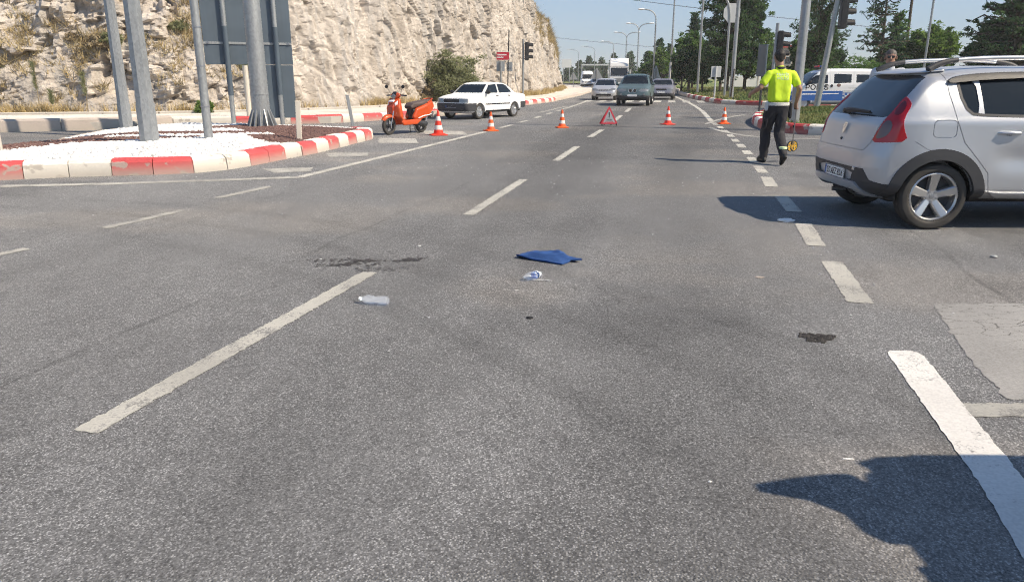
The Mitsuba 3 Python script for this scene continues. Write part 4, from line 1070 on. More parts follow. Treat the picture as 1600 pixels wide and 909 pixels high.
GREY = dict(HATCH2); GREY.update(paint='paint_grey', m=5, r=.12, hw=.85,
    head=[(.44, .62), (.78, .62), (.78, .76), (.44, .76)], grille=[[(-.36, .63), (.36, .63), (.36, .74), (-.36, .74)]],
    top=[(-1.0, .62), (-.98, .88), (-.85, .96), (-.4, .98), (-.05, 1.16), (.3, 1.33), (.6, 1.38), (1.2, 1.40), (1.5, 1.35), (2.15, .98), (2.5, .94), (3.1, .85), (3.26, .76), (3.30, .5)],
    bot=[(-1.0, .58), (-.95, .40), (-.5, .30), (0, .25), (2.6, .22), (3.1, .22), (3.27, .30), (3.30, .46)],
    windows=[[(1.12, 1.32), (1.12, .985), (2.0, .985), (1.9, 1.05), (1.48, 1.29)], [(.22, 1.02), (1.04, .985), (1.04, 1.32), (.6, 1.30), (.45, 1.25)]],
    windscreen=[(-.70, .99), (.70, .99), (.57, 1.31), (-.57, 1.31)], rear_glass=[(-.6, 1.02), (.6, 1.02), (.5, 1.31), (-.5, 1.31)], rg_x=(-.3, .5),
    patches=[('lower_bumper', lambda: man(box(.7, 2.2, .2, (3.15, 0, .33))), .01, 'trim_plastic')], plate=((3.318, .50), '', 'plate_white'))
make_car('sedan_car', 'grey violet saloon following on the lane beside the verge', 'car', (10.95, 55.4, 0), heading(-.24, -.97), 1.0, GREY)
SMALL = dict(HATCH2); SMALL.update(nu=40, nv=20)
make_car('hatchback_car', 'small far off grey car in front of the white van', 'car', (11.5, 104, 0), heading(-.1, -1), .95, SMALL)

VAN = dict(hw=.98, belt=1.25, R=.34, wb=3.3, m=5, r=.2, tumble=.16, paint='paint_car_white', nose=.14, nu=50, nv=26,
    top=[(-1.0, .6), (-.99, 2.2), (-.9, 2.5), (-.5, 2.56), (2.2, 2.56), (2.6, 2.50), (2.95, 2.25), (3.55, 1.36), (3.75, 1.22), (4.1, 1.05), (4.25, .75), (4.27, .5)],
    bot=[(-1.0, .55), (-.95, .42), (0, .36), (3.3, .32), (4.1, .32), (4.24, .38), (4.27, .46)],
    windows=[[(2.4, 1.9), (2.4, 1.28), (3.4, 1.25), (3.35, 1.35), (2.95, 1.88)]],
    windscreen=[(-.84, 1.36), (.84, 1.36), (.78, 2.05), (-.78, 2.05)], ws_x=(2.8, 3.9), head=[(.50, .85), (.90, .82), (.92, 1.12), (.62, 1.05)],
    grille=[[(-.45, .82), (.45, .82), (.45, .98), (-.45, .98)]], patches=[('front_bumper', lambda: man(box(.7, 2.2, .28, (4.1, 0, .48))), .012, 'trim_plastic')], mirror=(3.35, 1.45))
make_car('panel_van', 'white high roofed panel van coming round the far bend', 'van', (11.3, 116.5, 0), heading(-.05, -1), .95, VAN)

# ---- police van: we see its left side, the front to the left
def police_extra(c, B):
    def side(nm, pts, out, m, parent=c): return obj(nm, B.patch(M_xz(pts, .5, 1.4), out, .012), m, parent, smooth=28)
    bl = side('blue_band', [(-.70, .44), (3.42, .44), (3.46, .83), (2.9, .87), (-.70, .87)], .004, 'paint_blue')
    side('pale_stripe', [(1.15, .735), (3.30, .70), (3.30, .75), (1.15, .775)], .007, 'print_white', bl)
    for k in range(7):
        for j in range(3):
            if (k + j) % 2 == 0:
                x = .25 + k * .105; z = .54 + j * .075
                side('check', [(x, z), (x + .10, z), (x + .10, z + .07), (x, z + .07)], .007, 'sign_pale', bl)
    side('grey_panel', [(.12, .80), (.98, .80), (.98, .90), (.12, .90)], .007, 'sign_pale', bl)
    t = meshkit.text_mesh('POLİS', .235, .6, bold=True)
    sx = 1.05 / t.extents[0]
    v = t.vertices.copy(); v[:, 0] -= v[:, 0].min()
    t.vertices = np.column_stack([2.70 - v[:, 0] * sx, .6 + v[:, 2], .925 + v[:, 1]])
    if t.volume < 0: t.invert()
    M = None
    for piece in t.split(only_watertight=False):
        q = man(piece); q = q if q.volume() > 0 else man(piece.copy().invert() or piece)
        M = q if M is None else M + q
    obj('lettering', unman((B.solid(.006) ^ M) - B.solid(-.01)), 'print_black', c)
    for x in (1.46, 1.74):
        obj('door_handle', B.patch(M_xz([(x, 1.02), (x + .11, 1.02), (x + .11, 1.16), (x, 1.16)], .5, 1.4, 1), .012, .03), 'black_plastic', c, smooth=28)
    side('side_rail', [(-.6, .985), (.75, .985), (.75, 1.005), (-.6, 1.005)], .004, 'sign_grey')
    obj('sill_trim', B.patch(M_xz([(.36, .2), (2.35, .2), (2.35, .44), (.36, .44)], .5, 1.4), .006, .02), 'sign_grey', c)
    lb = obj('light_bar', box(.26, 1.15, .05, (1.75, 0, 1.89), bev=.015), 'black_plastic', c)
    obj('blue_lamp', box(.22, .46, .09, (1.75, .32, 1.955), bev=.03), 'paint_blue', lb)
    obj('red_lamp', box(.22, .46, .09, (1.75, -.32, 1.955), bev=.03), 'lens_red', lb)
    em = Polygon(chaikin([(1.10, 1.08), (1.19, 1.03), (1.28, 1.08), (1.28, 1.19), (1.10, 1.19)], 2, True))
    obj('badge', B.patch(man(to_xz(prism(em, 1.0), .5)), .005, .01), 'stone_brown', c)
POLICE = dict(hw=.90, belt=1.18, R=.32, wb=2.755, m=5, r=.12, tumble=.15, paint='paint_car_white', nose=.14,
    top=[(-.76, .6), (-.752, 1.45), (-.70, 1.74), (-.55, 1.835), (.5, 1.865), (1.4, 1.86), (1.85, 1.80), (2.15, 1.67), (2.72, 1.20), (2.95, 1.11), (3.4, .97), (3.58, .80), (3.63, .55)],
    bot=[(-.76, .55), (-.72, .38), (0, .30), (2.7, .26), (3.4, .27), (3.58, .34), (3.63, .5)],
    windows=[[(1.70, 1.58), (1.70, 1.20), (2.72, 1.16), (2.62, 1.27), (2.22, 1.56)], [(.62, 1.60), (.62, 1.23), (1.42, 1.205), (1.42, 1.61), (1.3, 1.62)], [(-.58, 1.53), (-.46, 1.26), (.40, 1.235), (.40, 1.60), (-.45, 1.58)]],
    win_names=['front_door_window', 'sliding_door_window', 'rear_side_window'],
    windscreen=[(-.74, 1.22), (.74, 1.22), (.68, 1.68), (-.68, 1.68)], ws_x=(2.1, 3.1), head=[(.46, .72), (.80, .74), (.80, .94), (.52, .90)],
    grille=[[(-.4, .66), (.4, .66), (.4, .78), (-.4, .78)]], seams=[[(1.60, 1.84), (1.60, .45)], [(.52, 1.80), (.52, .45)], [(2.6, 1.14), (2.55, .5)]],
    patches=[], mirror=(2.55, 1.27), extra=police_extra, style='cap')
make_car('police_van', 'white and blue police van with dark windows parked beyond the lawn island', 'van', (16.14, 36.0, 0.0), math.pi, 1.0, POLICE)

# ---- lorry far off
lo = thing('truck', 'white lorry with tall roof fairing coming down the road', 'truck', (14.1, 101.5, 0), heading(-.13, -1) )
def hullbox(pts): return trimesh.convex.convex_hull(np.array(pts, float))
cab = hullbox([(x, y, z) for y in (-1.2, 1.2) for x, z in ((-1.0, .9), (-1.0, 2.9), (.95, 2.85), (1.15, 1.6), (1.2, .9))])
obj('cab', cab, 'paint_car_white', lo)
obj('bumper', box(.3, 2.45, .5, (1.12, 0, .65), bev=.06), 'sign_pale', lo)
obj('windscreen', hullbox([(x + dx, y, z) for y in (-1.08, 1.08) for dx in (0, .03) for x, z in ((.975, 2.72), (1.148, 1.72))]), 'glass_dark', lo)
obj('grille', box(.04, 1.5, .5, (1.19, 0, 1.15), bev=.01), 'sign_grey', lo)
obj('roof_fairing', hullbox([(x, y, z) for y in (-1.15, 1.15) for x, z in ((-1.0, 2.92), (.9, 2.92), (.75, 3.3), (-.2, 3.85), (-1.0, 3.95))]), 'paint_car_white', lo)
obj('trailer', box(11, 2.5, 2.9, (-6.9, 0, 2.5), bev=.04), 'paint_car_white', lo)
for s in (-1, 1):
    obj('headlight', box(.05, .35, .2, (1.255, s * .95, .78), bev=.015), 'lens_head', lo)
    obj('mirror', box(.12, .22, .5, (1.1, s * 1.42, 2.2), bev=.03), 'sign_pale', lo)
    for x in (.5, -5.5, -10.5): wheel(lo, x, s * 1.05, .5, .28, s, .3, style='cap', detail=False)

# ---- orange scooter: x forward, y left
def hull_s(P, n=2):
    """hull of spheres (x, y, z, r)"""
    ico = trimesh.creation.icosphere(n)
    return trimesh.convex.convex_hull(np.vstack([ico.vertices * q[3] + np.array(q[:3]) for q in P]))
pb('paint_orange', (0.62, 0.082, 0.012), 0.3, metallic=0.15, clearcoat=1.0, clearcoat_gloss=0.95)
pb('paint_orange_deep', (0.42, 0.05, 0.018), 0.3, clearcoat=1.0)
pb('seat_brown', (0.10, 0.072, 0.065), 0.6)
def make_scooter(loc, rz, label):
    c = thing('scooter', label, 'scooter', loc, rz)
    def wh(x, rr, w):
        t = lathe([(rr - .075, -w * .4), (rr - .05, -w / 2), (rr - .018, -w * .42), (rr, -w * .15), (rr, w * .15), (rr - .018, w * .42), (rr - .05, w / 2), (rr - .075, w * .4), (rr - .075, -w * .4)], 40, 'y'); t.apply_translation((x, 0, rr))
        k = obj('wheel', t, 'tyre', c, smooth=40)
        rim = [lathe([(rr - .07, -.03), (rr - .07, .03), (rr - .085, .03), (rr - .085, -.03), (rr - .07, -.03)], 36, 'y'), lathe([(0, -.05), (.035, -.05), (.035, .05), (0, .05)], 20, 'y')]
        for a in np.arange(5) * 2 * np.pi / 5:
            rim.append(cyl((.02 * np.cos(a), 0, .02 * np.sin(a)), ((rr - .08) * np.cos(a + .25), 0, (rr - .08) * np.sin(a + .25)), .018, .012, 6))
        r = cat_(rim); r.apply_translation((x, 0, rr)); obj('rim', r, 'dark_metal', k, smooth=30)
        return k
    fw = wh(1.24, .232, .095); wh(0, .215, .10)
    obj('brake_disc', cyl((1.24, -.055, .232), (1.24, -.062, .232), .085, n=24), 'steel', fw)
    obj('fork', cat_([cyl((1.24, s * .075, .23), (1.11, s * .07, .62), .018, .022) for s in (-1, 1)]), 'steel', c, smooth=40)
    fd = []
    a = np.radians(np.linspace(35, 165, 12))
    P = [(1.24 + (.262 + .02) * np.cos(t), .232 + (.262 + .015) * np.sin(t)) for t in a]
    V = []; W_ = np.interp(np.linspace(0, 1, 12), [0, .2, .7, 1], [.045, .075, .085, .06])
    prof = [(-1, -.055), (-.9, -.01), (-.5, .018), (0, .024), (.5, .018), (.9, -.01), (1, -.055)]
    for (px, pz), t, w in zip(P, a, W_):
        for yy, dz in prof: V.append((px + dz * np.cos(t), yy * w, pz + dz * np.sin(t)))
    k = len(prof); F = []
    for i in range(11):
        for j in range(k - 1): F += [[i * k + j, (i + 1) * k + j, (i + 1) * k + j + 1], [i * k + j, (i + 1) * k + j + 1, i * k + j + 1]]
    obj('front_fender', trimesh.Trimesh(np.array(V), F, process=False), 'paint_orange', c, smooth=True)
    # leg shield with its centre panel, white flashes, headlamp cowl
    ap = obj('leg_shield', cat_([hull_s([(1.03, s * .18, .68, .06), (1.01, s * .20, .48, .055), (.98, s * .14, .88, .055), (1.06, s * .06, .82, .065), (1.07, s * .06, .52, .06), (.93, s * .19, .40, .04)]) for s in (-1, 1)] + [hull_s([(.97, .15, .62, .03), (.97, -.15, .62, .03), (.90, .15, .33, .03), (.90, -.15, .33, .03), (.86, .13, .28, .03), (.86, -.13, .28, .03)])]), 'paint_orange', c, smooth=30)
    obj('front_panel', hull_s([(1.15, .07, .70, .03), (1.15, -.07, .70, .03), (1.145, .04, .55, .025), (1.145, -.04, .55, .025), (1.08, .08, .80, .03), (1.08, -.08, .80, .03)]), 'paint_orange_deep', ap, smooth=30)
    obj('white_flash', cat_([hull_s([(1.095, s * .118, .80, .016), (1.085, s * .155, .56, .012), (1.05, s * .16, .86, .012), (1.075, s * .17, .72, .012)]) for s in (-1, 1)] + [hull_s([(1.11, .07, .855, .022), (1.11, -.07, .855, .022), (1.06, .08, .875, .02), (1.06, -.08, .875, .02)])]), 'print_white', ap, smooth=30)
    obj('inner_panel', hull_s([(.93, .13, .80, .03), (.93, -.13, .80, .03), (.86, .14, .45, .03), (.86, -.14, .45, .03)]), 'trim_plastic', ap, smooth=30)
    cw = obj('handlebar_cowl', hull_s([(.98, .06, .98, .05), (.98, -.06, .98, .05), (.94, .13, 1.01, .04), (.94, -.13, 1.01, .04), (.90, 0, 1.03, .05), (.95, 0, .90, .05)]), 'paint_orange', c, smooth=30)
    obj('headlight', hull_s([(1.035, .055, .985, .03), (1.035, -.055, .985, .03), (1.02, 0, .95, .045), (1.01, 0, 1.02, .03)]), 'lens_head', cw, smooth=30)
    obj('screen', hull_s([(1.0, .05, 1.04, .02), (1.0, -.05, 1.04, .02), (.96, .04, 1.09, .015), (.96, -.04, 1.09, .015)]), 'glass_dark', cw, smooth=30)
    hb = obj('handlebar', tube([(.90, .34, 1.0), (.93, .2, 1.01), (.95, 0, 1.01), (.93, -.2, 1.01), (.90, -.34, 1.0)], .013, 8), 'dark_metal', c, smooth=40)
    for s in (-1, 1):
        obj('grip', cyl((.925, s * .22, 1.008), (.898, s * .35, .999), .02, n=12), 'rubber', hb, smooth=40)
        obj('brake_lever', tube([(.95, s * .18, 1.0), (.975, s * .24, .995), (.96, s * .34, .99)], .006, 6), 'steel', hb)
        mr = obj('mirror', xform(trimesh.creation.icosphere(2), s=(.018, .062, .045), t=(.97, s * .30, 1.225)), 'black_plastic', c, smooth=True)
        obj('stem', tube([(.935, s * .17, 1.02), (.955, s * .22, 1.12), (.97, s * .28, 1.20)], .006, 6), 'black_plastic', mr)
    obj('floorboard', hull_s([(.86, .13, .285, .03), (.86, -.13, .285, .03), (.40, .13, .27, .03), (.40, -.13, .27, .03)]), 'trim_plastic', c, smooth=30)
    obj('lower_cover', cat_([hull_s([(.90, s * .155, .33, .03), (.84, s * .155, .26, .03), (.34, s * .155, .27, .035), (.18, s * .15, .36, .03), (.4, s * .155, .32, .03)]) for s in (-1, 1)]), 'paint_orange', c, smooth=30)
    tl = [hull_s([(.40, s * .125, .44, .06), (.30, s * .135, .60, .065), (-.05, s * .14, .70, .075), (-.32, s * .10, .80, .05), (-.40, s * .08, .70, .045), (-.16, s * .135, .50, .06), (.15, s * .135, .42, .06)]) for s in (-1, 1)]
    tb = obj('rear_panel', cat_(tl + [hull_s([(-.25, .09, .70, .06), (-.25, -.09, .70, .06), (-.36, .05, .68, .04), (-.36, -.05, .68, .04), (-.2, 0, .60, .05)])]), 'paint_orange', c, smooth=30)
    obj('white_strip', cat_([tube([(.30, s * .193, .40), (.10, s * .198, .455), (-.12, s * .192, .475), (-.26, s * .165, .50)], .014, 6) for s in (-1, 1)]), 'print_white', tb, smooth=40)
    obj('tail_light', hull_s([(-.385, .06, .66, .02), (-.385, -.06, .66, .02), (-.375, 0, .60, .02)]), 'lens_red', tb, smooth=30)
    obj('seat_tub', hull_s([(.38, .09, .60, .05), (.38, -.09, .60, .05), (.36, .09, .36, .04), (.36, -.09, .36, .04), (.1, 0, .5, .08)]), 'black_plastic', c, smooth=30)
    obj('seat', hull_s([(.46, .09, .70, .05), (.46, -.09, .70, .05), (.40, .11, .765, .04), (.40, -.11, .765, .04), (.12, .13, .77, .045), (.12, -.13, .77, .045), (-.05, .12, .82, .04), (-.05, -.12, .82, .04), (-.28, .08, .85, .035), (-.28, -.08, .85, .035), (-.2, .1, .76, .04), (-.2, -.1, .76, .04), (.38, 0, .64, .05)]), 'seat_brown', c, smooth=35)
    obj('grab_rail', tube(chaikin([(-.12, .165, .80), (-.28, .155, .875), (-.40, .10, .90), (-.43, 0, .90), (-.40, -.10, .90), (-.28, -.155, .875), (-.12, -.165, .80)], 2), .014, 8), 'paint_orange', c, smooth=40)
    eg = obj('engine', cat_([hull_s([(.28, .10, .30, .07), (.05, .12, .24, .08), (-.05, .12, .24, .07)]), hull_s([(.33, 0, .33, .09), (.2, -.05, .3, .08)])]), 'dark_metal', c, smooth=30)
    obj('exhaust', hull_s([(.10, -.16, .22, .045), (-.26, -.17, .30, .055)]), 'dark_metal', eg, smooth=30)
    obj('shock', cyl((-.05, .12, .28), (-.16, .12, .56), .028), 'steel', eg, smooth=40)
    obj('air_intake', xform(trimesh.creation.icosphere(2), s=(.05, .03, .06), t=(.33, .13, .50)), 'steel', eg, smooth=True)
    obj('rear_fender', hull_s([(-.22, .07, .48, .02), (-.22, -.07, .48, .02), (-.38, .06, .38, .015), (-.38, -.06, .38, .015), (-.1, 0, .5, .03)]), 'black_plastic', c, smooth=30)
    Rm = np.eye(4); Rm[:3, 0] = (0, -1, 0); Rm[:3, 1] = (.3, 0, .954); Rm[:3, 2] = (-.954, 0, .3); Rm[:3, 3] = (-.405, 0, .47)
    plate(c, '', None, .2, .14, Rm)
    obj('centre_stand', cat_([tube([(.38, s * .06, .24), (.30, s * .13, .02), (.24, s * .17, .012)], .012, 6) for s in (-1, 1)] + [cyl((.33, -.1, .1), (.33, .1, .1), .008, n=6)]), 'dark_metal', c)
    obj('side_stand', tube([(.45, .14, .24), (.46, .20, .10), (.40, .26, .012)], .011, 6), 'dark_metal', c)
    return c
make_scooter((-2.52, 20.95, 0), heading(-.585, -.811), 'orange scooter with a brown seat parked in front of the cones')
# ------------------------------------------------------------------ poles, signs, signals
def oct_pole(name, x, y, z0, h, r0, r1, label, n=8, m='galvanised', flange=True, lean=(0, 0), group=None, joint=None):
    k = thing(name, label, 'pole', (x, y, 0), group=group)
    top = (lean[0] * h, lean[1] * h, z0 + h)
    if joint:
        zj = z0 + joint; rj = r0 + (r1 - r0) * joint / h
        obj('shaft', tube([(lean[0] * joint, lean[1] * joint, zj - .02), top], [rj, r1], n), m, k, smooth=30 if n > 10 else False)
        obj('base_sleeve', tube([(0, 0, z0 - .15), (lean[0] * joint, lean[1] * joint, zj)], [r0 + .012, rj + .012], n), m, k, smooth=30 if n > 10 else False)
    else:
        obj('shaft', tube([(0, 0, z0 - .15), top], [r0, r1], n), m, k, smooth=30 if n > 10 else False)
    if flange:
        obj('flange', box(r0 * 2.5, r0 * 2.5, .02, (0, 0, z0 + .005), bev=.004), m, k)
        obj('bolt', cat_([cyl((a * r0 * 1.05, b * r0 * 1.05, z0), (a * r0 * 1.05, b * r0 * 1.05, z0 + .06), .012, n=6) for a in (-1, 1) for b in (-1, 1)]), 'steel', k)
    return k
oct_pole('lamp_post', -9.84, 19.3, .27, 8.5, .15, .085, 'thick galvanised eight sided post at the back of the white gravel, leftmost tall one', joint=.55, flange=False)
oct_pole('lamp_post', -6.74, 14.0, .27, 8.5, .165, .095, 'thick galvanised eight sided post rising from the white gravel nearest the kerb', joint=.72, flange=False)
k = oct_pole('signal_pole', -5.94, 14.75, .27, 5.5, .082, .07, 'slim round galvanised pole at the front edge of the white gravel', n=16, flange=False)
for z in (.9, 1.65, 2.35): obj('clamp', lathe([(.078, z), (.086, z + .005), (.086, z + .03), (.078, z + .035)], 16), 'steel', k)
# big mast with gussets
ms = thing('sign_mast', 'massive round galvanised mast with a ribbed foot on the brown gravel', 'mast', (-6.14, 18.6, 0))
obj('shaft', tube([(0, 0, .2), (0, 0, 8)], [.215, .15], 24), 'galvanised', ms, smooth=40)
for a in np.arange(14) * 2 * np.pi / 14:
    g = trimesh.convex.convex_hull(np.array([(r, t, z) for t in (-.012, .012) for r, z in ((.19, .27), (.37, .27), (.36, .34), (.215, .72), (.19, .72))]))
    g.apply_transform(trimesh.transformations.rotation_matrix(a, [0, 0, 1]))
    obj('gusset', g, 'galvanised', ms)
obj('base_plate', lathe([(0, .235), (.40, .235), (.40, .27), (0, .27)], 28), 'galvanised', ms)
obj('footing', prism(chaikin([(-.75, -.45), (.7, -.45), (.85, 0), (.7, .5), (-.75, .5)], 1, True), .25, 0.0), 'concrete', ms)
obj('collar', lathe([(.205, 1.05), (.222, 1.055), (.222, 1.075), (.205, 1.08)], 24), 'galvanised', ms)
# back of the big road sign on two posts
bd = thing('road_sign', 'blue grey back of a large road sign on two steel posts behind the mast', 'sign', (0, 0, 0))
def bx(x0, x1, y0, y1, z0, z1): return box(x1 - x0, y1 - y0, z1 - z0, ((x0 + x1) / 2, (y0 + y1) / 2, (z0 + z1) / 2), bev=.004)
def tilted(x0, x1, z0, z1, d=0):
    """board panel in the plane through both posts"""
    m = bx(x0, x1, -.012, .012, z0, z1); v = m.vertices.copy()
    v[:, 1] += 20.82 + (v[:, 0] + 7.0) * .45 + d
    m.vertices = v; return m
for x0, x1 in ((-8.06, -7.05), (-7.04, -6.02)): 
    obj('panel', tilted(x0, x1, 2.335, 4.4), 'sign_back', bd); obj('panel', tilted(x0, x1, 1.79, 2.325), 'sign_back', bd)
obj('panel', tilted(-6.90, -6.03, .38, 1.78), 'sign_back', bd)
obj('cross_rail', tilted(-8.06, -6.02, 2.30, 2.36, -.03), 'galvanised', bd)
obj('cross_rail', tilted(-8.06, -6.02, 3.55, 3.61, -.03), 'galvanised', bd)
for x in (-7.96, -7.52, -6.36, -6.1):
    for z in (2.33, 3.58):
        y = 20.82 + (x + 7.0) * .45 - .045
        obj('bracket', box(.10, .03, .05, (x, y, z), bev=.006), 'steel', bd)
for x in (-7.52, -6.36):
    y = 20.82 + (x + 7.0) * .45 - .11
    obj('post', tube([(x, y, .05), (x, y, 4.3)], .062, 16), 'galvanised', bd, smooth=40)
    obj('post_sleeve', tube([(x, y, 1.0), (x, y, 2.75)], .071, 16), 'sign_back', bd, smooth=40)
oct_pole('white_post', -8.75, 25.3, .22, 1.62, .085, .085, 'pale thin post on the pavement behind the road sign', n=12, m='post_cream', flange=False)
for x, y, h, lean, rz, lb, w in ((-4.38, 15.5, .78, (0.03, 0), .2, 'short cream plastic post upright on the brown gravel', .105), (-4.22, 20.1, .80, (-.14, 0), .3, 'short grey marker post leaning over at the tip of the island', .085), (-9.0, 13.15, .55, (0, 0), .2, 'pale post stub at the left edge of the gravel', .11)):
    k = thing('marker_post', lb, 'post', (x, y, .2), rz)
    m = box(w, w * .55, h, (0, 0, h / 2), bev=.008); v = m.vertices.copy(); v[:, 0] += lean[0] * v[:, 2]; m.vertices = v
    obj('post', m, 'post_cream' if 'grey' not in lb else 'sign_grey', k)
    c = box(w * 1.06, w * .62, .03, (lean[0] * h, 0, h + .005), bev=.008); obj('cap', c, 'post_cream' if 'grey' not in lb else 'sign_grey', k)

def signal(name, x, y, z0, z1, side, label, pole=None, lean=(0, 0), hood='black_plastic', cs=1.0, rz=0, dx=.14):
    """pole with a three lamp head whose visors point to +x (side 1) before the turn rz"""
    k = thing(name, label, 'traffic light', (x, y, 0), rz)
    px = lambda z: (lean[0] * z, lean[1] * z)
    obj('pole', tube([(0, 0, .1), (*px(z1 + .2), z1 + .2)], pole or .055, 14), 'galvanised', k, smooth=40)
    H = (z1 - z0); cx, cy = px((z0 + z1) / 2)
    hd = box(.22 * cs, .30 * cs, H, (cx + dx * side, cy, (z0 + z1) / 2), bev=.03)
    hk = obj('head', hd, hood, k)
    for i in range(3):
        z = z0 + H * (i + .5) / 3
        a = np.linspace(-.35, np.pi + .35, 12); r0 = H / 6 * .82
        V = []
        for xx, rr in ((.10 * cs, r0), (.36 * cs, r0 * .96)):
            for t in a: V.append((cx + dx * side + side * xx, cy + rr * np.cos(t), z + rr * np.sin(t) - (.0 if xx < .2 else .02)))
        F = [[j, j + 1, 13 + j] for j in range(11)] + [[j, 13 + j, 12 + j] for j in range(11)]
        ln = cyl((cx + dx * side + side * .10 * cs, cy, z), (cx + dx * side + side * .125 * cs, cy, z), r0 * .92, n=20)
        obj('lens', ln, ['lens_off_green', 'lens_off_amber', 'lens_off_red'][i], hk)
        V = np.array(V); inn = V.copy(); inn[:, 1:] = (V[:, 1:] - [cy, z]) * .94 + [cy, z]
        vis = trimesh.Trimesh(np.vstack([V, inn]), F + [[f[0] + 24, f[2] + 24, f[1] + 24] for f in F], process=False)
        obj('visor', vis, hood, hk)
    for z in (z0 + .1, z1 - .1): obj('bracket', cyl((*px(z), z), (cx + dx * side, cy, z), .02, n=8), 'dark_metal', k)
    return k
pb('lens_off_green', (0.02, 0.06, 0.045), 0.2); pb('lens_off_amber', (0.12, 0.07, 0.01), 0.2); pb('lens_off_red', (0.10, 0.012, 0.01), 0.2)
signal('traffic_light', .73, 50.9, 2.55, 3.68, 1, 'traffic light on a grey pole beside the cliff', pole=.075, cs=1.15, dx=.24)
signal('traffic_light', 7.42, 22.0, 1.98, 2.72, 1, 'leaning black traffic light rising behind the police officer', pole=.045, lean=(.012, 0), cs=.75, dx=.11, rz=-.15)
signal('traffic_light', 12.62, 31.6, 3.34, 4.60, 1, 'large black traffic light high on the slim pole beside the van', pole=[.13, .095], lean=(.078 / .9, 0), cs=1.25, dx=.32, rz=-.1)
# red name sign and two grey sign backs near the cliff
k = thing('street_sign', 'small red street sign with white lettering on a thin post near the cliff', 'sign', (0, 0, 0))
k2 = place[k] = T().translate([-.18, 42.9, .26]).scale(.64).translate([0, -66.5, -.2])
obj('post', tube([(-.12, 66.5, .2), (.02, 66.5, 6.0)], .05, 10), 'dark_metal', k)
rs = obj('board', bx(-1.05, .02, 66.40, 66.44, 3.54, 4.18), 'sign_red', k)
r_ = np.random.default_rng(3)
for j, (z, x0, x1) in enumerate(((3.97, -.98, -.18), (3.75, -.98, -.55))):
    ws = []; x = x0
    while x < x1:
        w = r_.uniform(.045, .08); ws.append(box(w, .006, .11, (x + w / 2, 66.395, z))); x += w + .022
    obj('lettering', cat_(ws), 'print_white', rs)
obj('edge', cat_([bx(-1.07, .04, 66.395, 66.445, z, z + .03) for z in (3.51, 4.18)]), 'sign_pale', rs)
for x0, x1, z0, z1, y, px, lb in ((-.86, -.40, 1.80, 2.32, 42.6, -.62, 'grey back of a square sign left of the red street sign post'), (-.30, .02, 1.80, 2.30, 43.0, None, 'grey back of a narrow sign on the red street sign post')):
    k = thing('road_sign', lb, 'sign', (0, 0, 0))
    obj('panel', bx(x0, x1, y, y + .03, z0, z1), 'sign_grey', k)
    if px is not None: obj('post', tube([(px, y - .04, .2), (px, y - .04, z1)], .055, 10), 'galvanised', k)
    else: obj('bracket', bx(x0, x1, y - .04, y, 2.0, 2.04), 'steel', k)
# triangular warning signs seen from behind, far off
def tri_back(x, y, s, z, label, m='sign_grey'):
    k = thing('warning_sign', label, 'sign', (x, y, 0))
    p = Polygon(chaikin([(-s / 2, 0), (s / 2, 0), (0, s * .87)], 2, True)) if False else Polygon([(-s / 2, 0), (s / 2, 0), (0, s * .87)]).buffer(-.06).buffer(.06)
    q = to_xz(prism(p, .03)); q.apply_translation((0, 0, z)); obj('panel', q, m, k)
    obj('post', tube([(0, -.04, 0), (0, -.04, z + s * .7)], .05, 8), 'galvanised', k)
tri_back(8.85, 80.5, 1.35, 1.35, 'grey triangular sign back at the far left of the road before the bend')
tri_back(8.3, 104, 1.2, 1.2, 'smaller grey triangular sign back farther off below the cliff end')
k = thing('warning_sign', 'narrow grey triangular sign back beside the verge ahead of the trees', 'sign', (14.2, 76, 0), math.radians(38))
q = to_xz(prism(Polygon([(-.75, 0), (.75, 0), (0, 1.3)]).buffer(-.06).buffer(.06), .03)); q.apply_translation((0, 0, 1.35)); obj('panel', q, 'sign_pale', k)
obj('post', tube([(0, -.04, 0), (0, -.04, 2.4)], .06, 8), 'galvanised', k)
# poles on the right
oct_pole('lamp_post', 7.97, 21.4, .3, 8.0, .135, .105, 'thick galvanised pole rising behind the police officer', joint=.0, flange=False, n=12)
k = oct_pole('lamp_post', 13.36, 46.6, .25, 9.0, .135, .10, 'grey pole on the verge in front of the big dark tree', n=12, flange=True)
k = thing('sign_pole', 'curved grey pole with the pale octagonal back of a stop sign', 'sign', (13.9, 49.7, 0))
obj('pole', tube(chaikin([(-.1, 0, .1), (-.13, 0, 4.6), (-.15, 0, 5.6), (-.45, 0, 6.3), (-1.1, 0, 6.6)], 3), .075, 10), 'galvanised', k, smooth=40)
a = np.arange(8) * np.pi / 4 + np.pi / 8
q = to_xz(prism(Polygon(np.column_stack([.56 * np.cos(a), .62 * np.sin(a)])), .03)); q.apply_translation((-.02, -.02, 5.38)); obj('stop_panel', q, 'sign_pale', k)
k = thing('road_sign', 'small pale square sign back on a thin post at the kerb of the verge', 'sign', (12.75, 48.2, 0))
obj('post', tube([(0, 0, .1), (0, 0, 2.15)], .05, 10), 'sign_pale', k)
obj('panel', box(.62, .03, .66, (.02, .06, 1.82), bev=.005), 'sign_pale', k)
for x, y, h, r, lb in ((15.05, 62.2, 9, .10, 'slim grey pole among the trees of the verge'), (14.9, 72.5, 10, .085, 'thin dark pole at the left edge of the verge trees')):
    oct_pole('lamp_post', x, y, .3, h, r, r * .7, lb, n=10, flange=False)
oct_pole('white_post', 14.55, 71.0, .2, 2.6, .11, .10, 'short white painted post beside the far kerb', n=10, m='sign_pale', flange=False)
k = thing('sign_post', 'dark narrow sign seen edge on behind the police officer', 'sign', (9.05, 28.0, 0), -1.25)
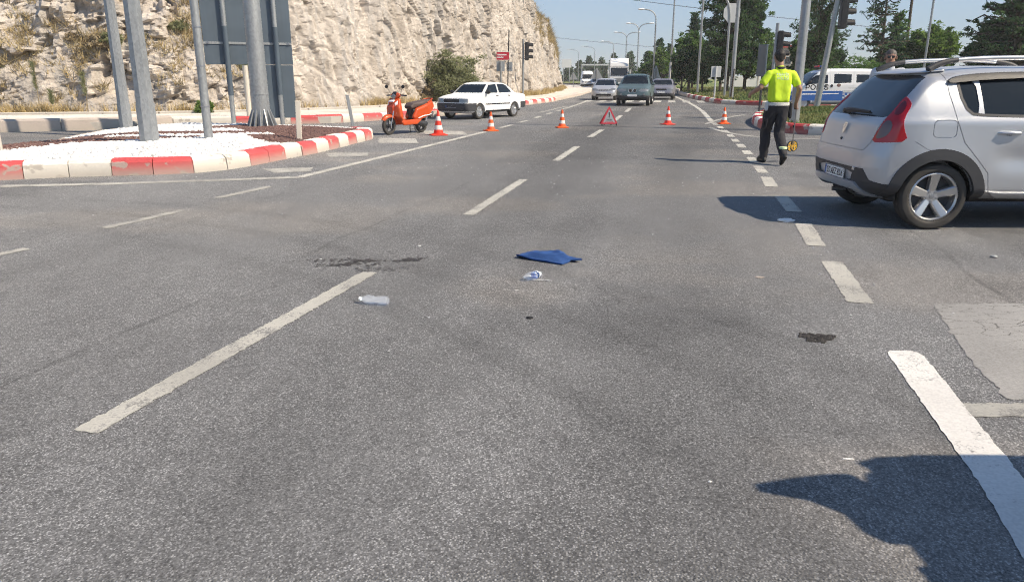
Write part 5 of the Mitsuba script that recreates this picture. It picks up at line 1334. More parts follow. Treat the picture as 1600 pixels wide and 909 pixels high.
obj('panel', box(.5, .06, 1.1, (0, 0, 2.05), bev=.01), 'sign_back', k); obj('post', tube([(0, .06, .2), (0, .06, 2.6)], .04, 8), 'dark_metal', k)
oct_pole('tree_stake', 12.9, 45.1, .2, 1.75, .05, .04, 'thin wooden stake leaning on the verge', n=6, m='bark', flange=False, lean=(.05, 0))

# street lamps far off, single and double arms
def lamp(x, y, h, arms, label, r=.09):
    k = thing('street_lamp', label, 'street lamp', (x, y, 0), group='street lamps along the far road')
    obj('pole', tube([(0, 0, 0), (0, 0, h - 1.2)], [r, r * .7], 10), 'galvanised', k, smooth=40)
    for s, L in arms:
        obj('arm', tube(chaikin([(0, 0, h - 1.3), (0, 0, h - .5), (s * .35 * L, 0, h), (s * L, 0, h + .12)], 3), r * .6, 8), 'galvanised', k, smooth=40)
        obj('lamp_head', xform(trimesh.creation.icosphere(2), s=(.34, .16, .09), t=(s * (L + .25), 0, h + .12)), 'print_white', k, smooth=True)
    return k
lamp(13.75, 75, 7.6, [(-1, 1.2)], 'tallest street lamp with one curved arm left of the verge trees')
lamp(16.2, 100, 8.0, [(-1, 1.1), (1, 1.35)], 'double armed street lamp second along the road')
lamp(18.8, 128, 8.5, [(-1, 1.6), (1, 1.7)], 'double armed street lamp third along the road', .1)
lamp(19.6, 150, 8.1, [(-1, 2.0)], 'faint street lamp behind the lorry', .1)
lamp(19.2, 180, 8.3, [(-1, 2.6)], 'faint street lamp above the white van', .1)
lamp(17.6, 205, 8.5, [(-1, 2.6)], 'farthest faint street lamp next to the cliff end', .1)
# overhead wires
def wire(p0, p1, sag, label):
    p0, p1 = np.array(p0, float), np.array(p1, float); t = np.linspace(0, 1, 30)[:, None]
    q = p0 + (p1 - p0) * t; q[:, 2] -= sag * 4 * (t * (1 - t))[:, 0]
    obj('overhead_wire', tube(q, .022, 5), 'dark_metal', label=label, cat='wire')
wire((-8, 70, 10.6), (48, 70, 4.6), .6, 'thin wire crossing the upper sky left to right')
wire((-22, 120, 11.3), (46, 120, 4.8), 1.2, 'second thin wire lower across the sky')

# ------------------------------------------------------------------ cones and folding triangle
def cone(x, y, h, m, label, rz=0.0):
    k = thing('traffic_cone', label, 'traffic cone', (x, y, 0), rz, group='traffic cones in a row across the road')
    w = .36 * h / .55
    obj('base', cat_([box(w, w, .028, (0, 0, .016), bev=.008), lathe([(0, .03), (w * .47, .03), (w * .40, .05), (0, .05)], 28)]), m, k)
    r = lambda t: .118 * h / .55 * (1 - t) + .022 * t
    zs = [0.05, .24, .42, .60, .78, 1.0]
    for i in range(5):
        a, b = zs[i] * h if i else .045, zs[i + 1] * h
        ra, rb = r(zs[i]), r(zs[i + 1])
        e = .002 if i % 2 else 0
        prof = [(ra + e, a), (rb + e, b)] + ([(rb - .006, b + .003), (0, b + .003)] if i == 4 else [(rb - .004, b)])
        obj('sleeve' if i % 2 else 'cone_body', lathe(prof, 28), 'cone_white' if i % 2 else m, k, smooth=40)
cone(-1.93, 19.8, .63, 'cone_red', 'tall red and white traffic cone beside the scooter', .3)
cone(-.60, 21.45, .53, 'cone_orange', 'orange traffic cone on the white line in front of the saloon', .5)
cone(1.51, 22.85, .53, 'cone_orange', 'orange traffic cone third from the left, left of the triangle', .2)
cone(5.02, 24.4, .57, 'cone_red', 'red traffic cone right of the warning triangle', .4)
cone(6.94, 24.8, .53, 'cone_orange', 'rightmost orange traffic cone by the broken white line', .1)
k = thing('warning_triangle', 'folding triangular warning sign with red border standing in the lane', 'warning sign', (3.06, 23.8, 0), .08, )
lean = trimesh.transformations.rotation_matrix(-.16, [1, 0, 0])
def tp(m, y=0.0):
    m = to_xz(m); m.apply_translation((0, y, .055)); m.apply_transform(lean); return m
P0 = Polygon([(-.27, 0), (.27, 0), (0, .56)]).buffer(-.02).buffer(.02)
fr = obj('border', tp(prism(P0.difference(P0.buffer(-.045)), .014), -.004), 'sign_red', k)
obj('panel', tp(prism(P0.buffer(-.04), .008)), 'sign_grey', k)
def ttext(t, h, w, z, m):
    q = meshkit.text_mesh(t, h, .003, bold=True); q.apply_transform(np.diag([w / q.extents[0], 1, 1, 1])); e = q.bounds.mean(0)
    q.apply_translation((-e[0], z, 0)); obj('lettering', tp(q, -.004), m, k)
ttext('TRAFİK', .04, .19, .105, 'print_black'); ttext('KAZASI', .03, .25, .052, 'sign_red')
obj('exclamation_mark', tp(cat_([prism(Polygon([(-.022, .36), (.022, .36), (.009, .21), (-.009, .21)]), .003), prism(Point(0, .18).buffer(.014), .003)]), -.004), 'print_black', k)
obj('back_panel', cat_([xform(to_xz(prism(P0.difference(P0.buffer(-.05)), .012)), t=(0, .0, .055)).apply_transform(trimesh.transformations.rotation_matrix(.30, [1, 0, 0])).apply_translation((0, .30, -.01))]), 'sign_red', k)
for x in (-.23, .23, -.1, .12): obj('foot', box(.035, .04, .07, (x, .02 if abs(x) > .2 else .3, .035), bev=.006), 'dark_metal', k)

# ------------------------------------------------------------------ litter and spots on the road
scene['pet_film'] = {'type': 'principledthin', 'base_color': rgb(0.95, 0.97, 0.99), 'roughness': 0.14, 'spec_trans': 0.78, 'diff_trans': 1.1, 'eta': 1.5}
scene['pet_clear'] = {'type': 'thindielectric', 'int_ior': 1.5}
scene['pet'] = {'type': 'blendbsdf', 'weight': 0.38, 'a': {'type': 'ref', 'id': 'pet_clear'}, 'b': {'type': 'ref', 'id': 'pet_film'}}
bt = thing('plastic_bottle', 'clear empty water bottle lying beside the white line', 'bottle', (-.925, 4.72, .031), math.radians(-14))
prof = [(0, -.105), (.022, -.107), (.030, -.098), (.031, -.06), (.029, -.055), (.031, -.05), (.031, -.01), (.029, -.006), (.031, 0), (.031, .035), (.024, .062), (.013, .078), (.012, .092), (.0, .092)]
b = lathe(prof, 36).subdivide(); v = b.vertices.copy()
d = 1 + .5 * (meshkit.fbm(v * 30, 3, 3) - .5); v[:, 0] *= d; v[:, 1] *= d * .93; pin = 1 - .30 * np.exp(-((v[:, 2] + .02) / .018) ** 2); v[:, 0] *= pin
b.vertices = np.column_stack([-v[:, 2], v[:, 1], v[:, 0]])
obj('shell', b, 'pet', bt, smooth=35)
cp = lathe([(.014, 0), (.0145, .012), (0, .013)], 20); v = cp.vertices.copy(); cp.vertices = np.column_stack([-v[:, 2] - .088, v[:, 1], v[:, 0]]); obj('cap', cp, 'plate_white', bt)
cb = thing('plastic_bottle', 'crushed small bottle with a blue and white wrapper below the blue cloth', 'bottle', (.16, 5.36, .0), math.radians(38))
b = trimesh.creation.icosphere(4); v = b.vertices * [.085, .04, .030] * (1 + .55 * (meshkit.fbm(b.vertices * 2.1, 3, 5)[:, None] - .5)) + [0, 0, .028]; v[:, 2] = np.maximum(v[:, 2], .002); b.vertices = v
obj('shell', b, 'pet', cb, smooth=25)
w = b.copy(); sel = (np.abs(w.triangles_center[:, 0] - .03) < .022); w.update_faces(sel); w.vertices = (w.vertices - [0, 0, .028]) * 1.03 + [0, 0, .028]; obj('wrapper', w, 'wrapper_blue', cb, smooth=25)
pb('wrapper_blue', proc(lambda p, n, uv: mix((.75, .76, .78), (.03, .06, .16), smoothstep(.45, .55, noise(p.x * 45, p.y * 45, p.z * 45)))), .3)
obj('straw_strip', tube([(-.03, -.03, .008), (.03, -.085, .007), (.06, -.14, .006)], .004, 5), 'plate_white', cb)
# blue cloth: folded sheet with a tail
def cloth():
    from scipy.spatial import Delaunay
    out = np.array([(0.035, 6.03), (.07, 6.12), (.14, 6.20), (.30, 6.21), (.43, 6.185), (.455, 6.05), (.555, 5.90), (.57, 5.865), (.48, 5.88), (.40, 5.78), (.36, 5.81), (.22, 5.90), (.09, 5.985)])
    P = Polygon(out); e = .012
    g = np.stack(np.meshgrid(np.arange(0, .6, e), np.arange(5.75, 6.25, e)), -1).reshape(-1, 2)
    g = g[shapely.contains_xy(P.buffer(-e * .5), g[:, 0], g[:, 1])]
    p = np.vstack([np.array(shapely.segmentize(P.exterior, e).coords)[:-1], g])
    f = Delaunay(p).simplices; c = p[f].mean(1); f = f[shapely.contains_xy(P, c[:, 0], c[:, 1])]
    d = shapely.distance(shapely.points(p), P.exterior)
    z = .010 + .055 * meshkit.fbm(np.column_stack([p * [9, 15], 0 * p[:, 0]]), 3, 8) * np.clip(d / .05, .25, 1) + .016 * np.exp(-((p[:, 0] - .42) / .05) ** 2 - ((p[:, 1] - 6.12) / .06) ** 2) + .018 * np.exp(-((p[:, 1] - 5.97 + .25 * (p[:, 0] - .2)) / .03) ** 2)
    top = np.column_stack([p, z]); bot = np.column_stack([p, np.maximum(z - .010, .002)])
    n = np.cross(top[f[:, 1]] - top[f[:, 0]], top[f[:, 2]] - top[f[:, 0]])[:, 2]; f = np.where((n < 0)[:, None], f[:, ::-1], f)
    k = len(shapely.segmentize(P.exterior, e).coords) - 1; N = len(p)
    side = [t for i in range(k) for t in ([i, (i + 1) % k, N + i], [N + i, (i + 1) % k, N + (i + 1) % k])]
    return trimesh.Trimesh(np.vstack([top, bot]), np.vstack([f, f[:, ::-1] + N, side]), process=False)
pbump('cloth_blue', proc(lambda p, n, uv: mix((0.014, 0.05, 0.17), (0.034, 0.095, 0.28), noise(p.x * 160, p.y * 160, p.z * 160))), lambda p, n, uv: noise(p.x * 230, p.y * 230, p.z * 230), .003, rough=.95, sheen=.4)
obj('cloth', cloth(), 'cloth_blue', label='crumpled blue cloth lying in the middle of the road', cat='cloth', smooth=60)
def crumple(name, c, s, seed, m, label, cat, sub=3):
    b = trimesh.creation.icosphere(sub); v = b.vertices * s * (1 + .8 * (meshkit.fbm(b.vertices * 1.9 + seed, 3, seed)[:, None] - .5)); v[:, 2] = np.maximum(v[:, 2] - v[:, 2].min() * .7, .001); b.vertices = v + c
    obj(name, b, m, label=label, cat=cat, smooth=30)
crumple('crumpled_paper', (2.88, 7.67, 0), (.085, .05, .02), 4, 'plate_white', 'crushed white wrapper at the edge of the hatchback shadow', 'litter')
crumple('plastic_scrap', (.11, 4.41, 0), (.022, .012, .008), 7, 'print_black', 'small black plastic scrap in the middle of the lane', 'litter', 2)
crumple('paper_scrap', (-.83, 6.48, 0), (.016, .012, .006), 8, 'plate_white', 'tiny white scrap behind the dark stain', 'litter', 2)
crumple('paper_scrap', (.74, 2.46, 0), (.006, .005, .003), 9, 'plate_white', 'tiny white scrap left of the dark vehicle shadow', 'litter', 2)
crumple('paper_scrap', (1.33, 2.63, 0), (.024, .004, .003), 10, 'plate_white', 'thin white sliver above the dark vehicle shadow', 'litter', 2)
crumple('paper_scrap', (4.05, 6.05, 0), (.03, .02, .012), 12, 'sign_grey', 'small grey pebble like scrap below the hatchback', 'litter', 2)
crumple('leaf_scrap', (1.87, 5.4, 0), (.035, .016, .005), 13, 'kerb_red', 'dry brown leaf flat on the asphalt', 'leaf', 2)
crumple('paper_scrap', (.03, 5.05, 0), (.014, .006, .003), 14, 'plate_white', 'tiny white scrap below the crushed bottle', 'litter', 2)
def spots(center, sx, sy, n, rmin, rmax, seed, z=.004, rz=0.0):
    r = np.random.default_rng(seed); G = []
    for _ in range(n):
        a, b = r.normal(0, .45), r.normal(0, .45)
        c = (center[0] + sx * a * np.cos(rz) - sy * b * np.sin(rz), center[1] + sx * a * np.sin(rz) + sy * b * np.cos(rz))
        q = r.uniform(rmin, rmax); t = np.linspace(0, 2 * np.pi, 11)[:-1]
        rad = q * r.uniform(.55, 1.3, 10)
        G.append(Polygon(np.column_stack([c[0] + rad * 1.5 * np.cos(t), c[1] + rad * np.sin(t)])).buffer(0))
    u = shapely.union_all(G)
    return cat_([sheet(g, z) for g in getattr(u, 'geoms', [u])])
pb('wet', (0.05, 0.043, 0.037), 0.6, specular=.6)
obj('fluid_stain', cat_([spots((-1.34, 5.80), .28, .08, 90, .003, .013, 1, .005, .12), spots((-1.48, 5.95), .34, .07, 75, .002, .010, 11, .0055, .08), spots((-1.22, 5.92), .20, .05, 70, .003, .013, 21, .006, .05), spots((-.84, 5.97), .15, .08, 90, .003, .012, 2, .0065, .3), spots((-1.06, 5.66), .2, .10, 80, .002, .009, 3, .009)]), 'wet', label='dark wet spots of spilled fluid across the end of the white line', cat='stain', kind='stuff')
r_ = np.random.default_rng(4); V = []
ico = trimesh.creation.icosahedron(); tv, tf = [], []
for i in range(420):
    a, d = r_.uniform(0, 6.28), math.sqrt(r_.uniform(0, 1)); s = r_.uniform(.003, .007)
    rad = 1 + .22 * math.sin(3 * a + 1) + .12 * math.sin(7 * a)
    tv.append(ico.vertices * s * (1 + r_.normal(0, .2, (12, 1))) + [1.77 + .095 * d * math.cos(a) * rad, 4.05 + .075 * d * math.sin(a) * rad, .003]); tf.append(ico.faces + 12 * i)
obj('tar_patch', trimesh.Trimesh(np.vstack(tv), np.vstack(tf), process=False), 'wet', label='small black patch of loose tarry grit right of the lane centre', cat='grit', kind='stuff')
# loose chips of gravel and straw on the asphalt near the kerb lines
r_ = np.random.default_rng(9); tv, tf = [], []
for i in range(260):
    while True:
        x, y = r_.uniform(-8, 6), r_.uniform(2.2, 14)
        if r_.uniform() < (.15 + .85 * (abs(x - 2.6) < .8 or y > 9)): break
    s = r_.uniform(.002, .007) * (1 + y * .05)
    tv.append(ico.vertices * s * [1.3, 1, .6] * (1 + r_.normal(0, .2, (12, 1))) + [x, y, s * .4]); tf.append(ico.faces + 12 * i)
obj('loose_chippings', trimesh.Trimesh(np.vstack(tv), np.vstack(tf), process=False), 'sign_pale', label='scattered pale stone chippings on the asphalt', cat='chippings', kind='stuff')

# the car whose shadow falls into the lower right corner: parked beside the photographer, outside the frame
shadow_car = dup(hatch, 'silver hatchback parked beside the camera, only its shadow showing at lower right', (2.92, 1.36, 0), 0.0, skip=('roof_rail',))
obj('spoiler', cat_([prism(chaikin([(-.12, sg * .10), (-.12, sg * .54), (-.30, sg * .53), (-.62, sg * .44), (-.30, sg * .32), (-.26, sg * .10)][::sg], 1, True), .03, 1.50) for sg in (-1, 1)]), 'paint_silver', shadow_car)  # added two-pronged lip, shaped only to cast the spike in the corner shadow
for sg in (-1, 1):
    rr = chaikin([(.09, sg * .54, 1.50), (.07, sg * .54, 1.62), (.10, sg * .54, 1.70), (.20, sg * .54, 1.73), (.5, sg * .54, 1.74), (1.0, sg * .54, 1.71), (1.5, sg * .54, 1.60), (1.62, sg * .54, 1.53)], 2)
    rk = obj('roof_rail', tube(rr, .024, 10), 'alloy', shadow_car, smooth=40)
    obj('rail_foot', cat_([tube([(x, sg * .54, 1.5), (x + .03, sg * .54, 1.73)], .03, 8) for x in (.24, .66, 1.15)]), 'trim_plastic', rk)
# ------------------------------------------------------------------ trees and shrubs
def leaf_mat(key, dark, light, trans):
    f = lambda p, n, uv: mix(dark, light, smoothstep(.25, .75, .6 * noise(p.x * 1.1, p.y * 1.1, p.z * 1.1) + .4 * noise(p.x * 7, p.y * 7, p.z * 7)))
    scene[key] = {'type': 'principledthin', 'base_color': proc(f), 'roughness': 0.85, 'diff_trans': trans, 'spec_trans': 0.0, 'eta': 1.15}
leaf_mat('leaf_dark', (0.046, 0.092, 0.042), (0.12, 0.20, 0.08), 1.0)
leaf_mat('leaf_pine', (0.052, 0.098, 0.058), (0.13, 0.205, 0.11), 1.0)
leaf_mat('leaf_light', (0.085, 0.155, 0.036), (0.24, 0.35, 0.10), 1.0)
leaf_mat('leaf_mid', (0.065, 0.135, 0.042), (0.18, 0.29, 0.086), 1.0)
leaf_mat('leaf_olive', (0.15, 0.165, 0.08), (0.36, 0.38, 0.22), 1.0)
leaf_mat('leaf_dry', (0.22, 0.17, 0.105), (0.38, 0.31, 0.20), .3)
def leaves(C, rad, n, size, r, flat=0.0, up=0.0):
    """n leaf triangles round each clump centre C (k, 3) with radius rad"""
    k = len(C); C = np.repeat(C, n, 0); rad = np.repeat(np.broadcast_to(rad, (k,)), n)
    d = r.normal(0, 1, (k * n, 3)); d /= np.linalg.norm(d, axis=1, keepdims=True)
    d = d * (rad * r.uniform(.15, 1, k * n) ** .6)[:, None]; d[:, 2] *= 1 - flat
    c = C + d
    a = r.normal(0, 1, (k * n, 3)); a[:, 2] = a[:, 2] * .6 + up; a /= np.linalg.norm(a, axis=1, keepdims=True)
    b = np.cross(a, r.normal(0, 1, (k * n, 3))); b /= np.linalg.norm(b, axis=1, keepdims=True)
    s = (size * r.uniform(.6, 1.5, k * n))[:, None]
    return np.stack([c - b * s * .45, c + b * s * .45, c + a * s * 1.25], 1)
def limb(p0, p1, r0, r1, r, bend=.1, n=5):
    p0, p1 = np.array(p0, float), np.array(p1, float); t = np.linspace(0, 1, n)[:, None]
    q = p0 + (p1 - p0) * t; q[1:-1] += r.normal(0, bend * np.linalg.norm(p1 - p0) * .4, (n - 2, 3))
    return q, tube(q, np.linspace(r0, r1, n), 5)
TREE = {}
def tree_shape(kind, seed):
    """trunk, limbs and leaf triangles of a tree 1 high (z) with crown radius 1 (x, y)"""
    r = np.random.default_rng(seed); W = []; Lf = []
    tr = lambda pts, rr: W.append(tube(pts, rr, 7))
    if kind in ('conifer', 'cedar'):
        ce = kind == 'cedar'
        lean = r.normal(0, .05, 2)
        tr([(0, 0, -.05), (lean[0] * .4, lean[1] * .4, .5), (*lean, .99)], [.075, .045, .008])
        lv = 24 if not ce else 17
        for i in range(lv):
            h = .10 + .88 * (i / lv) ** (.9)
            R = (1 - h) ** (.8 if not ce else .72) * (1.05 if not ce else 1.15) + .05
            for j in range(7 if not ce else 5):
                if r.uniform() < (.12 if not ce else .22): continue
                a = r.uniform(0, 6.283); L = R * r.uniform(.6, 1.15)
                hh = h + r.uniform(-.015, .015)
                tip = np.array([np.cos(a) * L + lean[0] * hh, np.sin(a) * L + lean[1] * hh, hh + L * r.uniform(-.02, .055) * (1 if not ce else .3)])
                base = np.array([lean[0] * hh, lean[1] * hh, hh - .02])
                q, m = limb(base, tip, .016 * (1.2 - h), .004, r, .08); W.append(m)
                k = max(3, int(L * (8 if not ce else 9)))
                t = np.linspace(.22, 1, k)[:, None]
                c = base + (tip - base) * t; c += r.normal(0, .03, c.shape) * [1, 1, .3]
                Lf.append(('a', c, .075 + .10 * L * (1 - t[:, 0] * .6), 7 if not ce else 9))
    elif kind == 'poplar':
        tr([(0, 0, -.05), (.05, 0, .5), (0, .03, .97)], [.09, .06, .01])
        for i in range(72):
            h = .10 + .88 * i / 72; a = r.uniform(0, 6.283)
            R = (.55 + .45 * np.sin(np.pi * min(1, h * 1.1))) * r.uniform(.5, 1.1) * (1.15 - .9 * max(0, h - .7) / .3)
            tip = np.array([np.cos(a) * R, np.sin(a) * R, min(1.02, h + .10)])
            q, m = limb((0, 0, h - .06), tip, .018, .004, r, .1); W.append(m)
            c = np.vstack([q[1:], q[2:] + r.normal(0, .12, (3, 3)) * [1, 1, .2]]); Lf.append(('b', c, np.full(len(c), .23), 15))
    elif kind == 'pine':
        tr([(0, 0, -.05), (.03, .02, .4), (-.04, 0, .9)], [.085, .06, .012])
        for i in range(70):
            h = .15 + .80 * (i / 70); a = r.uniform(0, 6.283)
            prof = np.interp(h, [0, .16, .35, .6, .85, 1], [.5, .95, 1.02, .92, .62, .2])
            L = prof * r.uniform(.45, 1.18)
            tip = np.array([np.cos(a) * L, np.sin(a) * L, h + .10 * L + r.uniform(-.02, .06)])
            q, m = limb((0, 0, h - .04), tip, .022 * (1.2 - h), .005, r, .14); W.append(m)
            c = np.vstack([q[2:], q[2:] + r.normal(0, .13, (3, 3)) * [1, 1, .3], q[3:] + r.normal(0, .17, (2, 3)) * [1, 1, .35]])
            Lf.append(('b', c, np.full(len(c), .15) * r.uniform(.7, 1.3, len(c)), 38))
    elif kind in ('broad', 'shrub', 'bush'):
        low = kind != 'broad'
        if not low: tr([(0, 0, -.05), (.03, .02, .2), (.0, 0, .45)], [.09, .07, .05])
        nb = 60 if not low else 90
        for i in range(nb):
            u = r.normal(0, 1, 3); u /= np.linalg.norm(u); u[2] = abs(u[2]) * (1.0 if low else 1.0) if low or r.uniform() < .75 else u[2]
            rr = r.uniform(.55, 1.0)
            bump = .72 + .5 * meshkit.noise(u * 2.2 + seed * 3.1, seed)
            tip = np.array([u[0] * rr * bump, u[1] * rr * bump, (.02 + .93 * u[2] * rr * bump) if low else .58 + .40 * u[2] * rr * bump])
            b0 = (r.normal(0, .15), r.normal(0, .15), 0) if low else (0, 0, r.uniform(.25, .5))
            q, m = limb(b0, tip, .014 if low else .028, .005, r, .18); W.append(m)
            c = np.vstack([q[3:], q[3:] + r.normal(0, .12, (2, 3)) * [1, 1, .45], q[2:4] + r.normal(0, .1, (2, 3)) * [1, 1, .45]])
            Lf.append(('b', c, np.full(len(c), .17) * r.uniform(.7, 1.3, len(c)), 32))
    return cat_(W), Lf
def tree(kind, x, y, H, R, label, leaf, name, seed, leafsize=.16, z=.25, group=None, dense=1.0, bark='bark'):
    key = (kind, seed)
    if key not in TREE: TREE[key] = tree_shape(kind, seed)
    wood, Lf = TREE[key]
    R = R * .86
    S = np.array([R, R, H])
    r = np.random.default_rng(seed + 100)
    k = thing(name, label, 'tree' if name.endswith('tree') else 'shrub', (x, y, z), seed * 1.7, group=group)
    w = wood.copy()
    # keep limbs round: scale positions only
    w.vertices = w.vertices * S
    obj('trunk', w, bark, k, smooth=True)
    tris = []
    for typ, c, rad, n in Lf:
        cc = c * S
        rd = rad * (R if typ == 'a' else R)
        q = leaves(cc, rd, max(2, int(n * dense)), leafsize, r, .72 if typ == 'a' else (.25 if kind != 'poplar' else 0), .1 if typ == 'a' else 0)
        tris.append(q)
    obj('crown', tri_soup(np.vstack(tris)), leaf, k)
    return k
FAR = 'trees beyond the bend on the horizon'
far = [(16.0, 215, 4.6, 3.0, 1), (19.7, 225, 6.0, 2.8, 2), (23.0, 230, 7.4, 3.4, 3), (28.0, 240, 7.2, 3.2, 4), (22.1, 210, 5.4, 3.0, 5), (31.0, 235, 8.5, 2.7, 1), (33.6, 220, 8.5, 3.3, 2), (29.7, 205, 5.2, 2.8, 3), (26.7, 215, 4.8, 3.0, 4), (36.5, 215, 5.0, 3.2, 5), (12.5, 220, 4.4, 3.0, 2)]
lab = ['dark conifer at the left end of the far tree line beside the cliff end', 'dark conifer second in the far tree line', 'tall dark conifer in the far tree line above the white van', 'tall dark conifer in the far tree line left of the lorry', 'lower conifer in the far tree line behind the triangular sign', 'tallest slender conifer directly above the lorry', 'slender conifer on the horizon right of the lorry', 'low conifer behind the lorry', 'low conifer between lorry and van on the horizon', 'low dense tree on the horizon right of the lorry', 'far tree partly behind the end of the cliff']
for (x, y, H, R, s), lb in zip(far, lab):
    tree('conifer', x, y, H, R * 1.0, lb, 'leaf_pine', 'conifer_tree', s, .42, .3, FAR, .8)
V = 'trees on the verge right of the road'
T_ = [('conifer', 19.7, 112, 4.9, 1.9, 'slim conifer farthest left in the verge row', 'leaf_pine', 1, .24, .8), ('conifer', 19.4, 102, 6.2, 1.9, 'pointed conifer in the left verge clump beside the tallest street lamp', 'leaf_pine', 2, .24, .8), ('conifer', 21.6, 106, 5.6, 1.8, 'pointed conifer right of the tallest street lamp', 'leaf_pine', 3, .24, .8),
    ('broad', 18.7, 96, 4.6, 1.9, 'yellow green round tree in the left verge clump', 'leaf_light', 1, .20, .8), ('broad', 17.5, 98, 3.1, 1.7, 'low dark bushy tree at the left end of the verge', 'leaf_mid', 2, .2, .7),
    ('conifer', 19.7, 84, 8.0, 2.2, 'tall grey green conifer behind the light green tree', 'leaf_pine', 4, .22, 1.0), ('broad', 17.0, 74, 5.6, 1.95, 'light green round tree left of the big dark tree', 'leaf_mid', 3, .17, 1), ('broad', 15.9, 72, 3.9, 1.5, 'dark low tree at the road edge below the light green one', 'leaf_dark', 4, .17, 1), ('broad', 17.4, 70, 3.6, 1.6, 'dark low tree beside the small square sign', 'leaf_dark', 5, .17, 1),
    ('pine', 17.9, 64, 9.0, 2.75, 'big dark pine towering over the verge behind the grey pole', 'leaf_dark', 1, .15, 1), ('pine', 21.2, 70, 8.0, 2.2, 'right hand dark pine of the big pair on the verge', 'leaf_mid', 2, .16, 1), ('broad', 18.2, 67, 4.4, 1.8, 'dark lower tree under the big pine', 'leaf_dark', 1, .16, 1), ('conifer', 31.7, 95, 5.2, 1.7, 'thin conifer behind the edge on sign', 'leaf_pine', 5, .22, .7),
    ('poplar', 24.4, 62, 9.2, 2.0, 'tall narrow dark tree behind the thick pole and traffic light', 'leaf_dark', 1, .15, 1), ('broad', 24.9, 66, 4.9, 1.7, 'lower green tree left of the tall narrow tree', 'leaf_mid', 3, .16, 1), ('pine', 27.2, 68, 5.2, 2.0, 'dark tree low behind the slim pole', 'leaf_dark', 2, .16, .8),
    ('cedar', 27.6, 58, 8.2, 2.9, 'open cedar with layered drooping branches behind the van', 'leaf_pine', 1, .13, 1.25), ('conifer', 32.6, 66, 6.6, 2.3, 'greener conifer right of the layered cedar', 'leaf_mid', 2, .18, 1.0),
    ('broad', 32.4, 60, 5.4, 2.5, 'round bright green tree above the silver hatchback', 'leaf_light', 4, .17, 1.2), ('broad', 31.3, 63, 4.2, 1.9, 'shaded lower tree left of the round bright tree', 'leaf_dark', 5, .16, 1),
    ('conifer', 32.3, 50, 9.4, 4.0, 'large dark conifer at the right edge above the car roof', 'leaf_dark', 4, .16, 2.6), ('pine', 32.0, 51.5, 4.4, 1.9, 'lower dark tree in front of the large right hand conifer', 'leaf_dark', 2, .14, .9), ('pine', 35.8, 53, 7.4, 2.6, 'dark conifer just beyond the right edge', 'leaf_mid', 2, .16, .8)]
for kind, x, y, H, R, lb, lf, s, ls, dn in T_:
    tree(kind, x, y, H, R, lb, lf, {'conifer': 'conifer_tree', 'broad': 'leafy_tree', 'pine': 'pine_tree', 'poplar': 'poplar_tree', 'cedar': 'cedar_tree'}[kind], s, ls, .35, V, dn)
for x, y, H, R, s, lb in ((23.4, 52, 2.6, 2.3, 1, 'wide dark green hedge shrub behind the van roof'), (26.4, 53, 2.7, 2.2, 2, 'dark hedge shrub right of the van roof'), (21.8, 54, 2.4, 1.5, 3, 'hedge shrub left behind the slim pole'), (29.6, 55, 2.6, 2.2, 2, 'hedge shrub under the round bright tree')):
    tree('shrub', x, y, H, R, lb, 'leaf_mid' if s != 2 else 'leaf_dark', 'hedge_shrub', s, .13, .3, 'hedge shrubs behind the van', .9)
tree('bush', -3.2, 40.0, 2.85, 2.35, 'big grey green bush at the foot of the cliff behind the white saloon', 'leaf_olive', 'bush', 2, .085, .2, None, 1.6)
tree('bush', -4.35, 39.5, 1.5, .95, 'dry brownish lower side of the big bush at the cliff foot', 'leaf_dry', 'dry_bush', 3, .08, .2, None, 1.0)
tree('bush', 16.3, 33.0, .9, .38, 'small leafy sapling on the lawn in front of the van', 'leaf_mid', 'sapling_shrub', 1, .06, .3, None, .6)
tree('bush', -11.3, 27.9, .62, .36, 'small fresh green plant at the cliff foot behind the slim pole', 'leaf_light', 'green_shrub', 3, .05, .2, None, .5)
tree('broad', 2.0, 57.0, 1.4, .8, 'little green tree on the top edge of the cliff', 'leaf_mid', 'leafy_tree', 2, .09, 7.35, None, .6)
# scrub bushes on the loose slope: they run into each other and are one mass
r_ = np.random.default_rng(12)
iv = np.argwhere((cl_P[..., 0] > -20.5) & (cl_P[..., 0] < -8.8) & (cl_V > .10) & (cl_V < .95) & (cl_P[..., 2] < 9))
mass = {'leaf_dry': [], 'leaf_olive': []}; ns_ = 0
for q in r_.permutation(len(iv))[:900]:
    i, j = iv[q]; p = cl_P[i, j]
    if cl_soil[i, j] < .35 or ns_ >= 42: continue
    s = r_.uniform(.22, .6); ns_ += 1
    wood, Lf = TREE.setdefault(('bush', 1), tree_shape('bush', 1))
    for typ, c, rad, n in Lf:
        mass['leaf_dry' if ns_ % 5 else 'leaf_olive'].append(leaves(c * [s, s, s * .85] + p - [0, 0, .08], rad * s, 8, .07, r_, .25))
obj('scrub_bushes', tri_soup(np.vstack(mass['leaf_dry'])), 'leaf_dry', label='brown dry bushes massed on the loose rock slope', cat='dry bushes', kind='stuff')
obj('green_scrub', tri_soup(np.vstack(mass['leaf_olive'])), 'leaf_olive', label='greenish dry bushes among the brown ones on the loose rock slope', cat='dry bushes', kind='stuff')
